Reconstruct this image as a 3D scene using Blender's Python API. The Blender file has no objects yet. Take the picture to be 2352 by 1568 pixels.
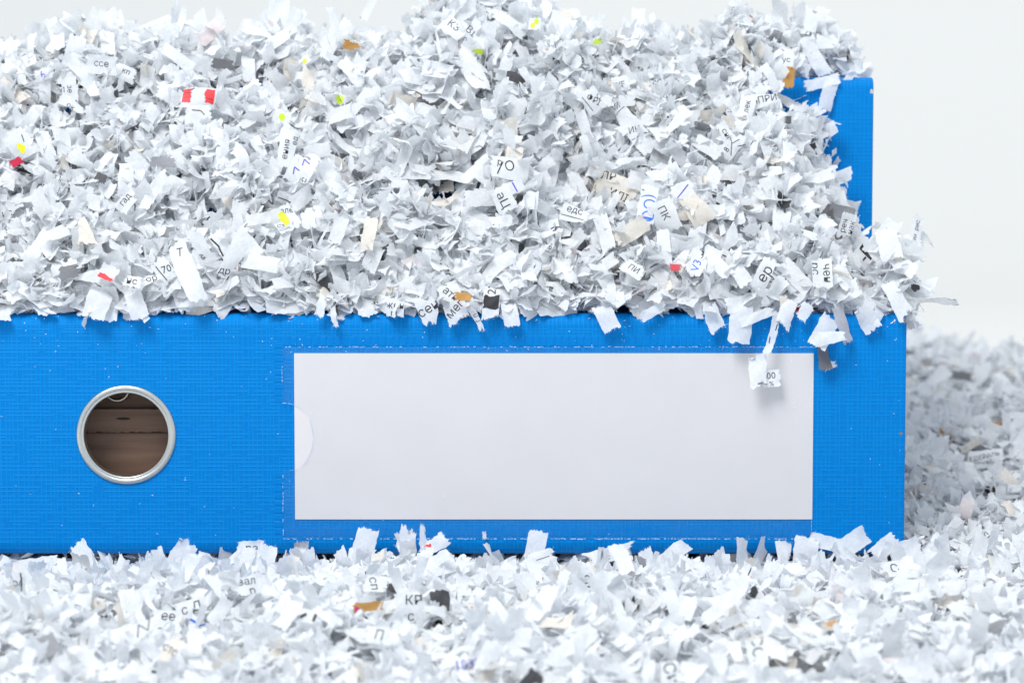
import bpy, bmesh, math, random
import numpy as np
from mathutils import Vector, Matrix
from mathutils.bvhtree import BVHTree

SC = bpy.context.scene
COL = SC.collection
RNG = np.random.default_rng(11)
random.seed(5)
MM = 0.001

# ------------------------------------------------------------------ camera
LENS, SENSOR, PW, PH = 100.0, 36.0, 2352.0, 1568.0
FPX = LENS / SENSOR * PW
PITCH = math.radians(5.0)
DIST = 0.933
CAM = Vector((0.0, -DIST * math.cos(PITCH), 0.077 + DIST * math.sin(PITCH)))
RIGHT = Vector((1, 0, 0))
FWD = Vector((0, math.cos(PITCH), -math.sin(PITCH)))
UP = Vector((0, math.sin(PITCH), math.cos(PITCH)))
cd = bpy.data.cameras.new('camera')
cd.lens, cd.sensor_width = LENS, SENSOR
cd.clip_start, cd.clip_end = 0.02, 20.0
cd.dof.use_dof = True
cd.dof.focus_distance = 0.925
cd.dof.aperture_fstop = 20.0
co = bpy.data.objects.new('camera', cd)
COL.objects.link(co)
co.location = CAM
co.rotation_euler = (math.pi / 2 - PITCH, 0, 0)
SC.camera = co

# ------------------------------------------------------------------ light
w = bpy.data.worlds.new('World')
SC.world = w
w.use_nodes = True
w.node_tree.nodes['Background'].inputs[0].default_value = (0.80, 0.90, 1.0, 1)
w.node_tree.nodes['Background'].inputs[1].default_value = 0.99


def area(name, loc, target, size, power, color):
    l = bpy.data.lights.new(name, 'AREA')
    l.shape = 'SQUARE'
    l.size, l.energy, l.color = size, power, color
    o = bpy.data.objects.new(name, l)
    COL.objects.link(o)
    o.location = loc
    o.rotation_euler = (Vector(target) - Vector(loc)).to_track_quat('-Z', 'Y').to_euler()
    return o


area('key_softbox', (-0.42, -0.78, 1.25), (0.0, 0.02, 0.08), 0.55, 20.5, (1.0, 0.985, 0.96))
area('backdrop_softbox', (0.9, 1.0, 2.0), (0.45, 2.0, 0.3), 0.9, 7.5, (1.0, 0.95, 0.86))

SC.view_settings.view_transform = 'Standard'
SC.view_settings.look = 'None'
SC.view_settings.exposure = 0.0
SC.view_settings.gamma = 1.0
SC.render.engine = 'CYCLES'
SC.cycles.max_bounces = 8
SC.cycles.diffuse_bounces = 7
SC.cycles.transparent_max_bounces = 8


# ------------------------------------------------------------------ helpers
def ray(px, py):
    d = FWD * FPX + RIGHT * (px - PW / 2) - UP * (py - PH / 2)
    return d.normalized()


def project(p):
    v = Vector(p) - CAM
    z = v.dot(FWD)
    return PW / 2 + FPX * v.dot(RIGHT) / z, PH / 2 - FPX * v.dot(UP) / z, z


def on_y(px, py, y=0.0):
    d = ray(px, py)
    return CAM + d * ((y - CAM.y) / d.y)


def tag(o, label=None, cat=None, group=None, kind=None):
    for k, v in (('label', label), ('category', cat), ('group', group), ('kind', kind)):
        if v:
            o[k] = v
    return o


def link(name, me, parent=None, mat=None):
    o = bpy.data.objects.new(name, me)
    COL.objects.link(o)
    if mat is not None:
        for m in (mat if isinstance(mat, (list, tuple)) else [mat]):
            me.materials.append(m)
    if parent is not None:
        o.parent = parent
    return o


def empty(name, loc):
    o = bpy.data.objects.new(name, None)
    COL.objects.link(o)
    o.location = loc
    o.empty_display_size = 0.02
    return o


def bm_obj(name, bm, parent=None, mat=None, smooth=False):
    me = bpy.data.meshes.new(name)
    bmesh.ops.recalc_face_normals(bm, faces=bm.faces)
    bm.to_mesh(me)
    bm.free()
    if smooth:
        for p in me.polygons:
            p.use_smooth = True
    return link(name, me, parent, mat)


def box(bm, x0, x1, y0, y1, z0, z1):
    v = [bm.verts.new((x, y, z)) for x in (x0, x1) for y in (y0, y1) for z in (z0, z1)]
    for f in ((0, 1, 3, 2), (4, 6, 7, 5), (0, 4, 5, 1), (2, 3, 7, 6), (0, 2, 6, 4), (1, 5, 7, 3)):
        bm.faces.new([v[i] for i in f])


# ------------------------------------------------------------------ materials
def mat(name):
    m = bpy.data.materials.new(name)
    m.use_nodes = True
    nt = m.node_tree
    nt.nodes.clear()
    out = nt.nodes.new('ShaderNodeOutputMaterial')
    return m, nt, out


def nd(nt, kind, **kw):
    n = nt.nodes.new(kind)
    for k, v in kw.items():
        setattr(n, k, v)
    return n


def math_n(nt, op, a, b=None, c=None, clamp=False):
    n = nt.nodes.new('ShaderNodeMath')
    n.operation = op
    n.use_clamp = clamp
    for i, v in enumerate((a, b, c)):
        if v is None:
            continue
        if isinstance(v, (int, float)):
            n.inputs[i].default_value = v
        else:
            nt.links.new(v, n.inputs[i])
    return n.outputs[0]


def simple(name, col, rough=0.6, metal=0.0, spec=0.5):
    m, nt, out = mat(name)
    b = nd(nt, 'ShaderNodeBsdfPrincipled')
    b.inputs['Base Color'].default_value = (*col, 1)
    b.inputs['Roughness'].default_value = rough
    b.inputs['Metallic'].default_value = metal
    b.inputs['Specular IOR Level'].default_value = spec
    nt.links.new(b.outputs[0], out.inputs[0])
    return m


def paper_mat():
    m, nt, out = mat('shredded_paper')
    at = nd(nt, 'ShaderNodeAttribute', attribute_name='tint')
    tc = nd(nt, 'ShaderNodeTexCoord')
    no = nd(nt, 'ShaderNodeTexNoise')
    no.inputs['Scale'].default_value = 900
    no.inputs['Detail'].default_value = 3
    nt.links.new(tc.outputs['Object'], no.inputs['Vector'])
    mr = nd(nt, 'ShaderNodeMapRange')
    mr.inputs[1].default_value, mr.inputs[2].default_value = 0.3, 0.7
    mr.inputs[3].default_value, mr.inputs[4].default_value = 0.93, 1.04
    nt.links.new(no.outputs[0], mr.inputs[0])
    mx = nd(nt, 'ShaderNodeMix', data_type='RGBA', blend_type='MULTIPLY')
    mx.inputs[0].default_value = 1
    nt.links.new(at.outputs['Color'], mx.inputs[6])
    nt.links.new(mr.outputs[0], mx.inputs[7])
    df = nd(nt, 'ShaderNodeBsdfDiffuse')
    tr = nd(nt, 'ShaderNodeBsdfTranslucent')
    ms = nd(nt, 'ShaderNodeMixShader')
    ms.inputs[0].default_value = 0.42
    bp = nd(nt, 'ShaderNodeBump')
    bp.inputs['Strength'].default_value = 0.25
    bp.inputs['Distance'].default_value = 0.0003
    nt.links.new(no.outputs[0], bp.inputs['Height'])
    for s in (df, tr):
        nt.links.new(mx.outputs[2], s.inputs[0])
        nt.links.new(bp.outputs[0], s.inputs['Normal'])
    nt.links.new(df.outputs[0], ms.inputs[1])
    nt.links.new(tr.outputs[0], ms.inputs[2])
    nt.links.new(ms.outputs[0], out.inputs[0])
    return m


def blue_mat(name, emboss=True):
    """blue polypropylene binder cover with an embossed linen grid"""
    m, nt, out = mat(name)
    L = nt.links.new
    tc = nd(nt, 'ShaderNodeTexCoord')
    sp = nd(nt, 'ShaderNodeSeparateXYZ')
    L(tc.outputs['Object'], sp.inputs[0])
    x, y, z = sp.outputs
    zz = math_n(nt, 'ADD', z, y)

    def lines(c, per_m, width, seed):
        v = nd(nt, 'ShaderNodeTexVoronoi', voronoi_dimensions='1D', feature='DISTANCE_TO_EDGE')
        v.inputs['Scale'].default_value = 1
        v.inputs['Randomness'].default_value = 0.8
        L(math_n(nt, 'MULTIPLY_ADD', c, per_m, seed), v.inputs['W'])
        return math_n(nt, 'SUBTRACT', 1.0, math_n(nt, 'DIVIDE', v.outputs['Distance'], width, clamp=True), clamp=True)

    def mask(sx, sz, lo):
        cb = nd(nt, 'ShaderNodeCombineXYZ')
        L(math_n(nt, 'MULTIPLY', x, sx), cb.inputs[0])
        L(math_n(nt, 'MULTIPLY', zz, sz), cb.inputs[1])
        n = nd(nt, 'ShaderNodeTexNoise')
        n.inputs['Scale'].default_value = 1
        n.inputs['Detail'].default_value = 0
        L(cb.outputs[0], n.inputs['Vector'])
        r = nd(nt, 'ShaderNodeMapRange')
        r.inputs[1].default_value, r.inputs[2].default_value = lo, lo + 0.06
        L(n.outputs[0], r.inputs[0])
        return r.outputs[0]

    b = nd(nt, 'ShaderNodeBsdfPrincipled')
    b.inputs['Roughness'].default_value = 0.38
    b.inputs['Specular IOR Level'].default_value = 0.08
    cr = nd(nt, 'ShaderNodeMix', data_type='RGBA')
    cr.inputs[6].default_value = (0.0, 0.172, 0.53, 1)
    cr.inputs[7].default_value = (0.0, 0.24, 0.67, 1)
    if emboss:
        lv = math_n(nt, 'MULTIPLY', lines(x, 700, 0.22, 3.1), mask(520, 160, 0.3))
        lh = math_n(nt, 'MULTIPLY', lines(zz, 720, 0.2, 9.7), mask(160, 520, 0.36))
        fv = lines(x, 2000, 0.3, 1.3)
        fh = lines(zz, 2000, 0.3, 5.9)
        fine = math_n(nt, 'MULTIPLY', math_n(nt, 'MAXIMUM', fv, fh), 0.35)
        h = math_n(nt, 'MAXIMUM', math_n(nt, 'MAXIMUM', lv, lh), fine)
        bp = nd(nt, 'ShaderNodeBump')
        bp.inputs['Strength'].default_value = 0.55
        bp.inputs['Distance'].default_value = 0.00025
        L(h, bp.inputs['Height'])
        L(bp.outputs[0], b.inputs['Normal'])
        L(h, cr.inputs[0])  # ridges also lighter in the base colour, a painted stand-in for film gloss
    else:
        cr.inputs[0].default_value = 0.15
        b.inputs['Roughness'].default_value = 0.3
    wn = nd(nt, 'ShaderNodeTexNoise')
    wn.inputs['Scale'].default_value = 28
    wn.inputs['Detail'].default_value = 5
    L(tc.outputs['Object'], wn.inputs['Vector'])
    L(math_n(nt, 'MULTIPLY_ADD', wn.outputs[0], 0.25, 0.28), b.inputs['Roughness'])
    # worn chips that show the board under the film
    g = nd(nt, 'ShaderNodeNewGeometry')
    col = cr.outputs[2]
    for (cx, cz, r, c) in CHIPS:
        dx = math_n(nt, 'SUBTRACT', x, cx)
        dz = math_n(nt, 'SUBTRACT', z, cz)
        d = math_n(nt, 'SQRT', math_n(nt, 'ADD', math_n(nt, 'MULTIPLY', dx, dx), math_n(nt, 'MULTIPLY', dz, dz)))
        n = nd(nt, 'ShaderNodeTexNoise')
        n.inputs['Scale'].default_value = 1800
        L(tc.outputs['Object'], n.inputs['Vector'])
        d2 = math_n(nt, 'MULTIPLY_ADD', n.outputs[0], r * 1.2, d)
        f = math_n(nt, 'LESS_THAN', d2, r * 1.5)
        mx = nd(nt, 'ShaderNodeMix', data_type='RGBA')
        L(f, mx.inputs[0])
        L(col, mx.inputs[6])
        mx.inputs[7].default_value = (*c, 1)
        col = mx.outputs[2]
    L(col, b.inputs['Base Color'])
    L(b.outputs[0], out.inputs[0])
    return m


def film_mat():
    m, nt, out = mat('clear_film')
    t = nd(nt, 'ShaderNodeBsdfTransparent')
    t.inputs[0].default_value = (0.981, 0.986, 0.989, 1)
    g = nd(nt, 'ShaderNodeBsdfGlossy')
    g.inputs['Roughness'].default_value = 0.22
    ms = nd(nt, 'ShaderNodeMixShader')
    tc = nd(nt, 'ShaderNodeTexCoord')
    mp = nd(nt, 'ShaderNodeMapping')
    mp.inputs['Scale'].default_value = (30, 30, 90)
    mp.inputs['Rotation'].default_value = (0, 0.35, 0)
    no = nd(nt, 'ShaderNodeTexNoise')
    no.inputs['Scale'].default_value = 1
    no.inputs['Detail'].default_value = 7
    no.inputs['Roughness'].default_value = 0.65
    nt.links.new(tc.outputs['Object'], mp.inputs[0])
    nt.links.new(mp.outputs[0], no.inputs['Vector'])
    bp = nd(nt, 'ShaderNodeBump')
    bp.inputs['Strength'].default_value = 0.3
    bp.inputs['Distance'].default_value = 0.002
    nt.links.new(no.outputs[0], bp.inputs['Height'])
    nt.links.new(bp.outputs[0], g.inputs['Normal'])
    nt.links.new(math_n(nt, 'MULTIPLY_ADD', no.outputs[0], 0.05, -0.012, clamp=True), ms.inputs[0])
    nt.links.new(t.outputs[0], ms.inputs[1])
    nt.links.new(g.outputs[0], ms.inputs[2])
    nt.links.new(ms.outputs[0], out.inputs[0])
    return m


def metal_mat():
    m, nt, out = mat('zinc_ring')
    b = nd(nt, 'ShaderNodeBsdfPrincipled')
    b.inputs['Base Color'].default_value = (0.56, 0.57, 0.55, 1)
    b.inputs['Metallic'].default_value = 1
    tc = nd(nt, 'ShaderNodeTexCoord')
    no = nd(nt, 'ShaderNodeTexNoise')
    no.inputs['Scale'].default_value = 700
    no.inputs['Detail'].default_value = 5
    nt.links.new(tc.outputs['Object'], no.inputs['Vector'])
    nt.links.new(math_n(nt, 'MULTIPLY_ADD', no.outputs[0], 0.25, 0.2), b.inputs['Roughness'])
    bp = nd(nt, 'ShaderNodeBump')
    bp.inputs['Strength'].default_value = 0.15
    bp.inputs['Distance'].default_value = 0.0002
    nt.links.new(no.outputs[0], bp.inputs['Height'])
    nt.links.new(bp.outputs[0], b.inputs['Normal'])
    nt.links.new(b.outputs[0], out.inputs[0])
    return m


def brown_mat():
    m, nt, out = mat('brown_grained_board')
    b = nd(nt, 'ShaderNodeBsdfPrincipled')
    b.inputs['Roughness'].default_value = 0.6
    tc = nd(nt, 'ShaderNodeTexCoord')
    mp = nd(nt, 'ShaderNodeMapping')
    mp.inputs['Scale'].default_value = (25, 300, 420)
    no = nd(nt, 'ShaderNodeTexNoise')
    no.inputs['Scale'].default_value = 1
    no.inputs['Detail'].default_value = 6
    nt.links.new(tc.outputs['Object'], mp.inputs[0])
    nt.links.new(mp.outputs[0], no.inputs['Vector'])
    r = nd(nt, 'ShaderNodeValToRGB')
    r.color_ramp.elements[0].position, r.color_ramp.elements[1].position = 0.25, 0.75
    r.color_ramp.elements[0].color = (0.14, 0.075, 0.048, 1)
    r.color_ramp.elements[1].color = (0.24, 0.14, 0.094, 1)
    nt.links.new(no.outputs[0], r.inputs[0])
    nt.links.new(r.outputs[0], b.inputs['Base Color'])
    nt.links.new(b.outputs[0], out.inputs[0])
    return m


def card_mat():
    m, nt, out = mat('label_card_paper')
    b = nd(nt, 'ShaderNodeBsdfPrincipled')
    b.inputs['Roughness'].default_value = 0.7
    tc = nd(nt, 'ShaderNodeTexCoord')
    no = nd(nt, 'ShaderNodeTexNoise')
    no.inputs['Scale'].default_value = 60
    no.inputs['Detail'].default_value = 8
    nt.links.new(tc.outputs['Object'], no.inputs['Vector'])
    r = nd(nt, 'ShaderNodeValToRGB')
    r.color_ramp.elements[0].color = (0.66, 0.63, 0.645, 1)
    r.color_ramp.elements[1].color = (0.70, 0.67, 0.68, 1)
    nt.links.new(no.outputs[0], r.inputs[0])
    nt.links.new(r.outputs[0], b.inputs['Base Color'])
    n2 = nd(nt, 'ShaderNodeTexNoise')
    n2.inputs['Scale'].default_value = 14
    n2.inputs['Detail'].default_value = 2
    nt.links.new(tc.outputs['Object'], n2.inputs['Vector'])
    bp = nd(nt, 'ShaderNodeBump')
    bp.inputs['Strength'].default_value = 0.25
    bp.inputs['Distance'].default_value = 0.006
    nt.links.new(n2.outputs[0], bp.inputs['Height'])
    nt.links.new(bp.outputs[0], b.inputs['Normal'])
    nt.links.new(b.outputs[0], out.inputs[0])
    return m


# ------------------------------------------------------------------ layout numbers
BH = 0.0797                         # spine width of a binder
B1Z = 0.0062                        # underside of the lower binder
B1TOP = B1Z + BH
XR = on_y(2081, 900).x              # right end of the lower binder
B2Y = 0.084
B2Z = B1TOP + 0.0004
B2XR = on_y(2006, 300, B2Y).x
B2TOP = on_y(1900, 178, B2Y).z
LEN = 0.320

chip1 = on_y(2069, 995)
chip2 = on_y(2077, 735)
CHIPS = []
M_PAPER = paper_mat()
M_INK = {'black': simple('black_ink', (0.02, 0.02, 0.025), 0.7),
         'blue': simple('blue_ink', (0.02, 0.13, 0.62), 0.6),
         'violet': simple('violet_pen_ink', (0.14, 0.08, 0.55), 0.6),
         'red': simple('red_ink', (0.75, 0.04, 0.05), 0.6),
         'lime': simple('lime_highlighter', (0.60, 0.78, 0.02), 0.6),
         'yellow': simple('yellow_highlighter', (0.85, 0.82, 0.02), 0.6),
         'brown': simple('brown_print', (0.45, 0.22, 0.07), 0.6),
         'grey': simple('grey_print', (0.16, 0.16, 0.165), 0.7),
         'magenta': simple('magenta_ink', (0.6, 0.04, 0.25), 0.6)}
CHIPS = [(chip1.x - XR, chip1.z - B1Z, 0.0006, (0.22, 0.17, 0.12)), (chip2.x - XR + 0.0004, chip2.z - B1Z, 0.0008, (0.3, 0.26, 0.2))]
M_BLUE = blue_mat('blue_linen_cover')
CHIPS = [(-0.0006, B2TOP - B2Z - 0.005, 0.0009, (0.5, 0.5, 0.47))]
M_BLUE2 = blue_mat('blue_linen_cover_upper')
CHIPS = []
M_BLUES = blue_mat('blue_welded_film', emboss=False)
M_FILM = film_mat()
M_METAL = metal_mat()
M_BROWN = brown_mat()
M_CARD = card_mat()
M_EDGE = simple('scuffed_film_edge', (0.42, 0.60, 0.82), 0.4)
M_WHITE = simple('white_backdrop', (0.755, 0.74, 0.715), 0.8, spec=0.2)
M_SLIT = simple('dark_slit', (0.03, 0.02, 0.015), 0.9)

# ------------------------------------------------------------------ setting: white sweep
bm = bmesh.new()
prof = [(-1.2, 0.0), (1.3, 0.0)]
for i in range(1, 13):
    a = i / 12 * math.pi / 2
    prof.append((1.3 + 0.7 * math.sin(a), 0.7 - 0.7 * math.cos(a)))
prof.append((2.0, 2.6))
rows = [[bm.verts.new((x, y, z)) for y, z in prof] for x in (-2.0, 2.0)]
for i in range(len(prof) - 1):
    bm.faces.new((rows[0][i], rows[1][i], rows[1][i + 1], rows[0][i + 1]))
sw = bm_obj('backdrop', bm, None, M_WHITE, True)
tag(sw, kind='structure')


# ------------------------------------------------------------------ binders
def binder(name, xr, y, z, height, material, hole=None):
    """lever arch file lying flat, spine to the camera; local origin at the right end of the spine's underside"""
    root = empty(name, (xr, y, z))
    R, T, NB = 0.0042, 0.0026, 8

    def bend(top):
        bm = bmesh.new()
        s = 1 if top else -1
        cz = height - R if top else R
        ring = []
        for xx, inset in ((-LEN, 0), (-0.0005, 0), (-0.0001, 0.00022), (0.0, 0.0006)):
            line = []
            for i in range(NB + 1):
                a = i / NB * math.pi / 2
                rr = R - inset
                line.append(bm.verts.new((xx, R - rr * math.cos(a), cz + s * rr * math.sin(a))))
            ring.append(line)
        for a_, b_ in zip(ring[:-1], ring[1:]):
            for i in range(NB):
                bm.faces.new((a_[i], b_[i], b_[i + 1], a_[i + 1]))
        # end cap down to the board
        inner = []
        for i in range(NB + 1):
            a = i / NB * math.pi / 2
            inner.append(bm.verts.new((0.0, R - (R - T) * math.cos(a), cz + s * (R - T) * math.sin(a))))
        inner2 = [bm.verts.new((-LEN, v.co.y, v.co.z)) for v in inner]
        for i in range(NB):
            bm.faces.new((ring[-1][i], inner[i], inner[i + 1], ring[-1][i + 1]))
            bm.faces.new((inner[i], inner2[i], inner2[i + 1], inner[i + 1]))
        return bm_obj('hinge_fold', bm, root, material, True)

    # flat of the spine
    bm = bmesh.new()
    x0, x1, z0, z1 = -LEN, -0.0005, R, height - R
    if hole:
        hx, hz, hr = hole
        outer = [bm.verts.new(p) for p in ((x0, 0, z0), (x1, 0, z0), (x1, 0, z1), (x0, 0, z1))]
        circ = [bm.verts.new((hx + hr * math.cos(i / 48 * 2 * math.pi), 0, hz + hr * math.sin(i / 48 * 2 * math.pi))) for i in range(48)]
        ed = [bm.edges.new((outer[i], outer[(i + 1) % 4])) for i in range(4)]
        ed += [bm.edges.new((circ[i], circ[(i + 1) % 48])) for i in range(48)]
        bmesh.ops.triangle_fill(bm, edges=ed, use_beauty=True)
        back = [bm.verts.new((v.co.x, T, v.co.z)) for v in circ]
        for i in range(48):
            bm.faces.new((circ[i], circ[(i + 1) % 48], back[(i + 1) % 48], back[i]))
        bo = [bm.verts.new((v.co.x, T, v.co.z)) for v in outer]
        ed = [bm.edges.new((bo[i], bo[(i + 1) % 4])) for i in range(4)]
        ed += [bm.edges.get((back[i], back[(i + 1) % 48])) or bm.edges.new((back[i], back[(i + 1) % 48])) for i in range(48)]
        bmesh.ops.triangle_fill(bm, edges=ed, use_beauty=True)
    else:
        f = [bm.verts.new(p) for p in ((x0, 0, z0), (x1, 0, z0), (x1, 0, z1), (x0, 0, z1))]
        bm.faces.new(f)
        f = [bm.verts.new(p) for p in ((x0, T, z0), (x1, T, z0), (x1, T, z1), (x0, T, z1))]
        bm.faces.new(f)
    prev = [bm.verts.new((x1, 0, z0)), bm.verts.new((x1, 0, z1))]
    for xx, yy in ((-0.0001, 0.00022), (0.0, 0.0006), (0.0, T)):
        cur = [bm.verts.new((xx, yy, z0)), bm.verts.new((xx, yy, z1))]
        bm.faces.new((prev[0], cur[0], cur[1], prev[1]))
        prev = cur
    bm_obj('spine', bm, root, material)
    bend(True)
    bend(False)
    for nm, za, zb in (('top_cover', height - T, height), ('bottom_cover', 0.0, T)):
        bm = bmesh.new()
        box(bm, -LEN, 0.0, R, 0.285, za, zb)
        bmesh.ops.bevel(bm, geom=[e for e in bm.edges if abs(e.verts[0].co.x - e.verts[1].co.x) < 1e-6], offset=0.0006, segments=2, affect='EDGES')
        bm_obj(nm, bm, root, material)
    return root


rc = on_y(290, 998)
hx, hz = rc.x - XR, rc.z - B1Z
b1 = binder('binder', XR, 0.0, B1Z, BH, M_BLUE, (hx, hz, 0.0150))
tag(b1, 'bright blue linen-textured binder with metal ring and blank white spine label', 'binder', 'blue binders')
b2 = binder('binder', B2XR, B2Y, B2Z, B2TOP - B2Z, M_BLUE2)
tag(b2, 'blue binder lying on top, half buried in the shred heap', 'binder', 'blue binders')


def lathe(name, prof_, centre, parent, material, n=64):
    bm = bmesh.new()
    rings = [[bm.verts.new((centre[0] + r * math.cos(i / n * 2 * math.pi), centre[1] + y, centre[2] + r * math.sin(i / n * 2 * math.pi))) for i in range(n)] for r, y in prof_]
    for a_, b_ in zip(rings[:-1], rings[1:]):
        for i in range(n):
            bm.faces.new((a_[i], a_[(i + 1) % n], b_[(i + 1) % n], b_[i]))
    return bm_obj(name, bm, parent, material, True)


RP = [(16.45, 0.02), (16.42, -0.25), (16.2, -0.62), (15.75, -0.9), (15.2, -0.95), (14.85, -0.8), (14.65, -0.62), (14.45, -0.66), (14.2, -0.74), (13.95, -0.62), (13.82, -0.3), (13.8, 0.6), (13.8, 3.3)]
lathe('finger_ring', [(r * MM, y * MM) for r, y in RP], (hx, 0, hz), b1, M_METAL, 96)

# what is seen through the ring: a grained brown board, split by a ragged joint, and a rivet of the mechanism
YB = 0.014
zj = on_y(290, 990, YB).z - B1Z
bm = bmesh.new()
box(bm, -LEN + 0.004, -0.004, YB, YB + 0.003, 0.003, zj - 0.0006)
bm_obj('lining_board', bm, b1, M_BROWN)
bm = bmesh.new()
n = 60
xs = [hx - 0.03 + 0.06 * i / n for i in range(n + 1)]
lo = [bm.verts.new((x_, YB - 0.0012, zj - 0.0004 + 0.0004 * random.random())) for x_ in xs]
hi = [bm.verts.new((x_, YB - 0.0012, zj + 0.0075)) for x_ in xs]
lo2 = [bm.verts.new((v.co.x, YB + 0.002, v.co.z)) for v in lo]
hi2 = [bm.verts.new((v.co.x, YB + 0.002, v.co.z)) for v in hi]
for i in range(n):
    bm.faces.new((lo[i], lo[i + 1], hi[i + 1], hi[i]))
    bm.faces.new((lo[i], lo2[i], lo2[i + 1], lo[i + 1]))
    bm.faces.new((hi[i], hi[i + 1], hi2[i + 1], hi2[i]))
bm_obj('lining_board', bm, b1, M_BROWN)
bm = bmesh.new()
box(bm, -LEN + 0.004, -0.004, YB + 0.0035, YB + 0.006, zj - 0.003, BH - 0.003)
bm_obj('lining_board', bm, b1, M_BROWN)
bm = bmesh.new()
pc = on_y(283, 961, YB - 0.0013)
vs = [bm.verts.new((pc.x - XR + 0.0024 * math.cos(a), YB - 0.0013, pc.z - B1Z + 0.00045 * math.sin(a))) for a in np.linspace(0, 2 * math.pi, 20, endpoint=False)]
bm.faces.new(vs)
bm_obj('board_slit', bm, b1, M_SLIT)
pr = on_y(268, 893, 0.0125)
lathe('rivet', [(r * MM, y * MM) for r, y in ((4.6, 1.5), (4.6, 0.6), (4.3, 0.1), (3.9, 0.0), (3.5, 0.15), (3.4, 0.8), (3.4, 1.5))], (pr.x - XR, 0.0125, pr.z - B1Z), b1, simple('dull_rivet_metal', (0.5, 0.43, 0.36), 0.35, 1.0), 40)


# label pocket
def L2(px, py):
    p = on_y(px, py)
    return p.x - XR, p.z - B1Z


cx0, cz0 = L2(678, 1192)
cx1, cz1 = L2(1869, 811)
bm = bmesh.new()
box(bm, cx0, cx1, -0.00030, -0.00004, cz0, cz1)
bmesh.ops.bevel(bm, geom=list(bm.edges), offset=0.00005, segments=1, affect='EDGES')
bm_obj('label_card', bm, b1, M_CARD)
fx0, fz0 = L2(651, 1236)
fx1, fz1 = L2(1867, 796)
nx, ntop = L2(651, 925)
_, nbot = L2(651, 1081)
ndeep = L2(719, 1000)[0] - fx0
bm = bmesh.new()
outl = [(fx0, fz0), (fx1, fz0), (fx1, fz1), (fx0, fz1)]
arc = []
for i in range(25):
    t = i / 24
    a = math.pi / 2 - math.pi * t
    arc.append((fx0 + ndeep * max(0.0, math.cos(a)) ** 0.8, (ntop + nbot) / 2 + (ntop - nbot) / 2 * math.sin(a)))
outl += arc
FY = -0.00062
# sheet in strips: below the notch, along the notch, above it
spans = [(fx0, fz0, fx0, nbot)] + [(arc[q + 1][0], arc[q + 1][1], arc[q][0], arc[q][1]) for q in reversed(range(24))] + [(fx0, ntop, fx0, fz1)]
for xa, za, xb, zb in spans:
    q4 = ((xa, za), (fx1, za), (fx1, zb), (xb, zb))
    f4 = [bm.verts.new((u_, FY, v_)) for u_, v_ in q4]
    g4 = [bm.verts.new((u_, FY + 0.00012, v_)) for u_, v_ in q4]
    bm.faces.new(f4)
    bm.faces.new(g4)
    bm.faces.new((f4[0], f4[3], g4[3], g4[0]))
    bm.faces.new((f4[1], f4[2], g4[2], g4[1]))
pocket = bm_obj('label_pocket', bm, b1, M_FILM)


# scuffed edges of the film: broken thin whitish ridges
def edge_strip(pts, wid, keep):
    bm = bmesh.new()
    for (xa, za), (xb, zb) in zip(pts[:-1], pts[1:]):
        n_ = max(1, int(math.hypot(xb - xa, zb - za) / 0.0011))
        dx, dz = (xb - xa) / n_, (zb - za) / n_
        ln = math.hypot(dx, dz)
        if ln == 0:
            continue
        ox, oz = -dz / ln, dx / ln
        for i in range(n_):
            if random.random() > keep:
                continue
            w_ = wid * random.uniform(0.4, 1.2)
            j = random.gauss(0, 0.00004)
            a = (xa + dx * i + ox * j, za + dz * i + oz * j)
            b = (a[0] + dx * random.uniform(0.5, 1), a[1] + dz * random.uniform(0.5, 1))
            vs_ = [bm.verts.new((p[0] + s * ox * w_, FY - 0.00006, p[1] + s * oz * w_)) for p, s in ((a, -1), (b, -1), (b, 1), (a, 1))]
            top_ = [bm.verts.new((v.co.x * 0.5 + (a[0] + b[0]) * 0.25, FY - 0.00016, v.co.z * 0.5 + (a[1] + b[1]) * 0.25)) for v in vs_]
            bm.faces.new(top_)
            for q in range(4):
                bm.faces.new((vs_[q], vs_[(q + 1) % 4], top_[(q + 1) % 4], top_[q]))
    o = bm_obj('film_edge', bm, pocket, M_EDGE)
    o['kind'] = 'stuff'


edge_strip([(fx0, fz1), (fx1, fz1)], 0.00010, 0.5)
edge_strip([(fx0, fz0), (fx1, fz0)], 0.00013, 0.7)
edge_strip([(fx0, fz0), (fx0, nbot)], 0.00010, 0.45)
edge_strip([(fx0, ntop), (fx0, fz1)], 0.00010, 0.45)
edge_strip(arc, 0.00007, 0.8)
edge_strip([(fx1, fz0), (fx1, cz0)], 0.00008, 0.7)

# heat-welded seam: a row of small pressed squares
bm = bmesh.new()
pw, ph, pd = 0.00098, 0.00155, 0.00009
a = [bm.verts.new((sx * pw, 0.0, sz * ph)) for sx, sz in ((-1, -1), (1, -1), (1, 1), (-1, 1))]
b = [bm.verts.new((sx * (pw - 0.0002), -pd, sz * (ph - 0.0002))) for sx, sz in ((-1, -1), (1, -1), (1, 1), (-1, 1))]
bm.faces.new(b)
for i in range(4):
    bm.faces.new((a[i], a[(i + 1) % 4], b[(i + 1) % 4], b[i]))
bmesh.ops.recalc_face_normals(bm, faces=bm.faces)
weld_me = bpy.data.meshes.new('weld_mark')
bm.to_mesh(weld_me)
bm.free()
weld_me.materials.append(M_BLUES)


def weld(px, py, rot=0.0):
    x_, z_ = L2(px, py)
    o = link('weld_mark', weld_me, pocket)
    o.location = (x_, -0.00005, z_)
    o.rotation_euler = (0, rot, 0)
    s = random.uniform(0.88, 1.05)
    o.scale = (s, random.uniform(0.6, 1.0), random.uniform(0.92, 1.05))


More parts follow.
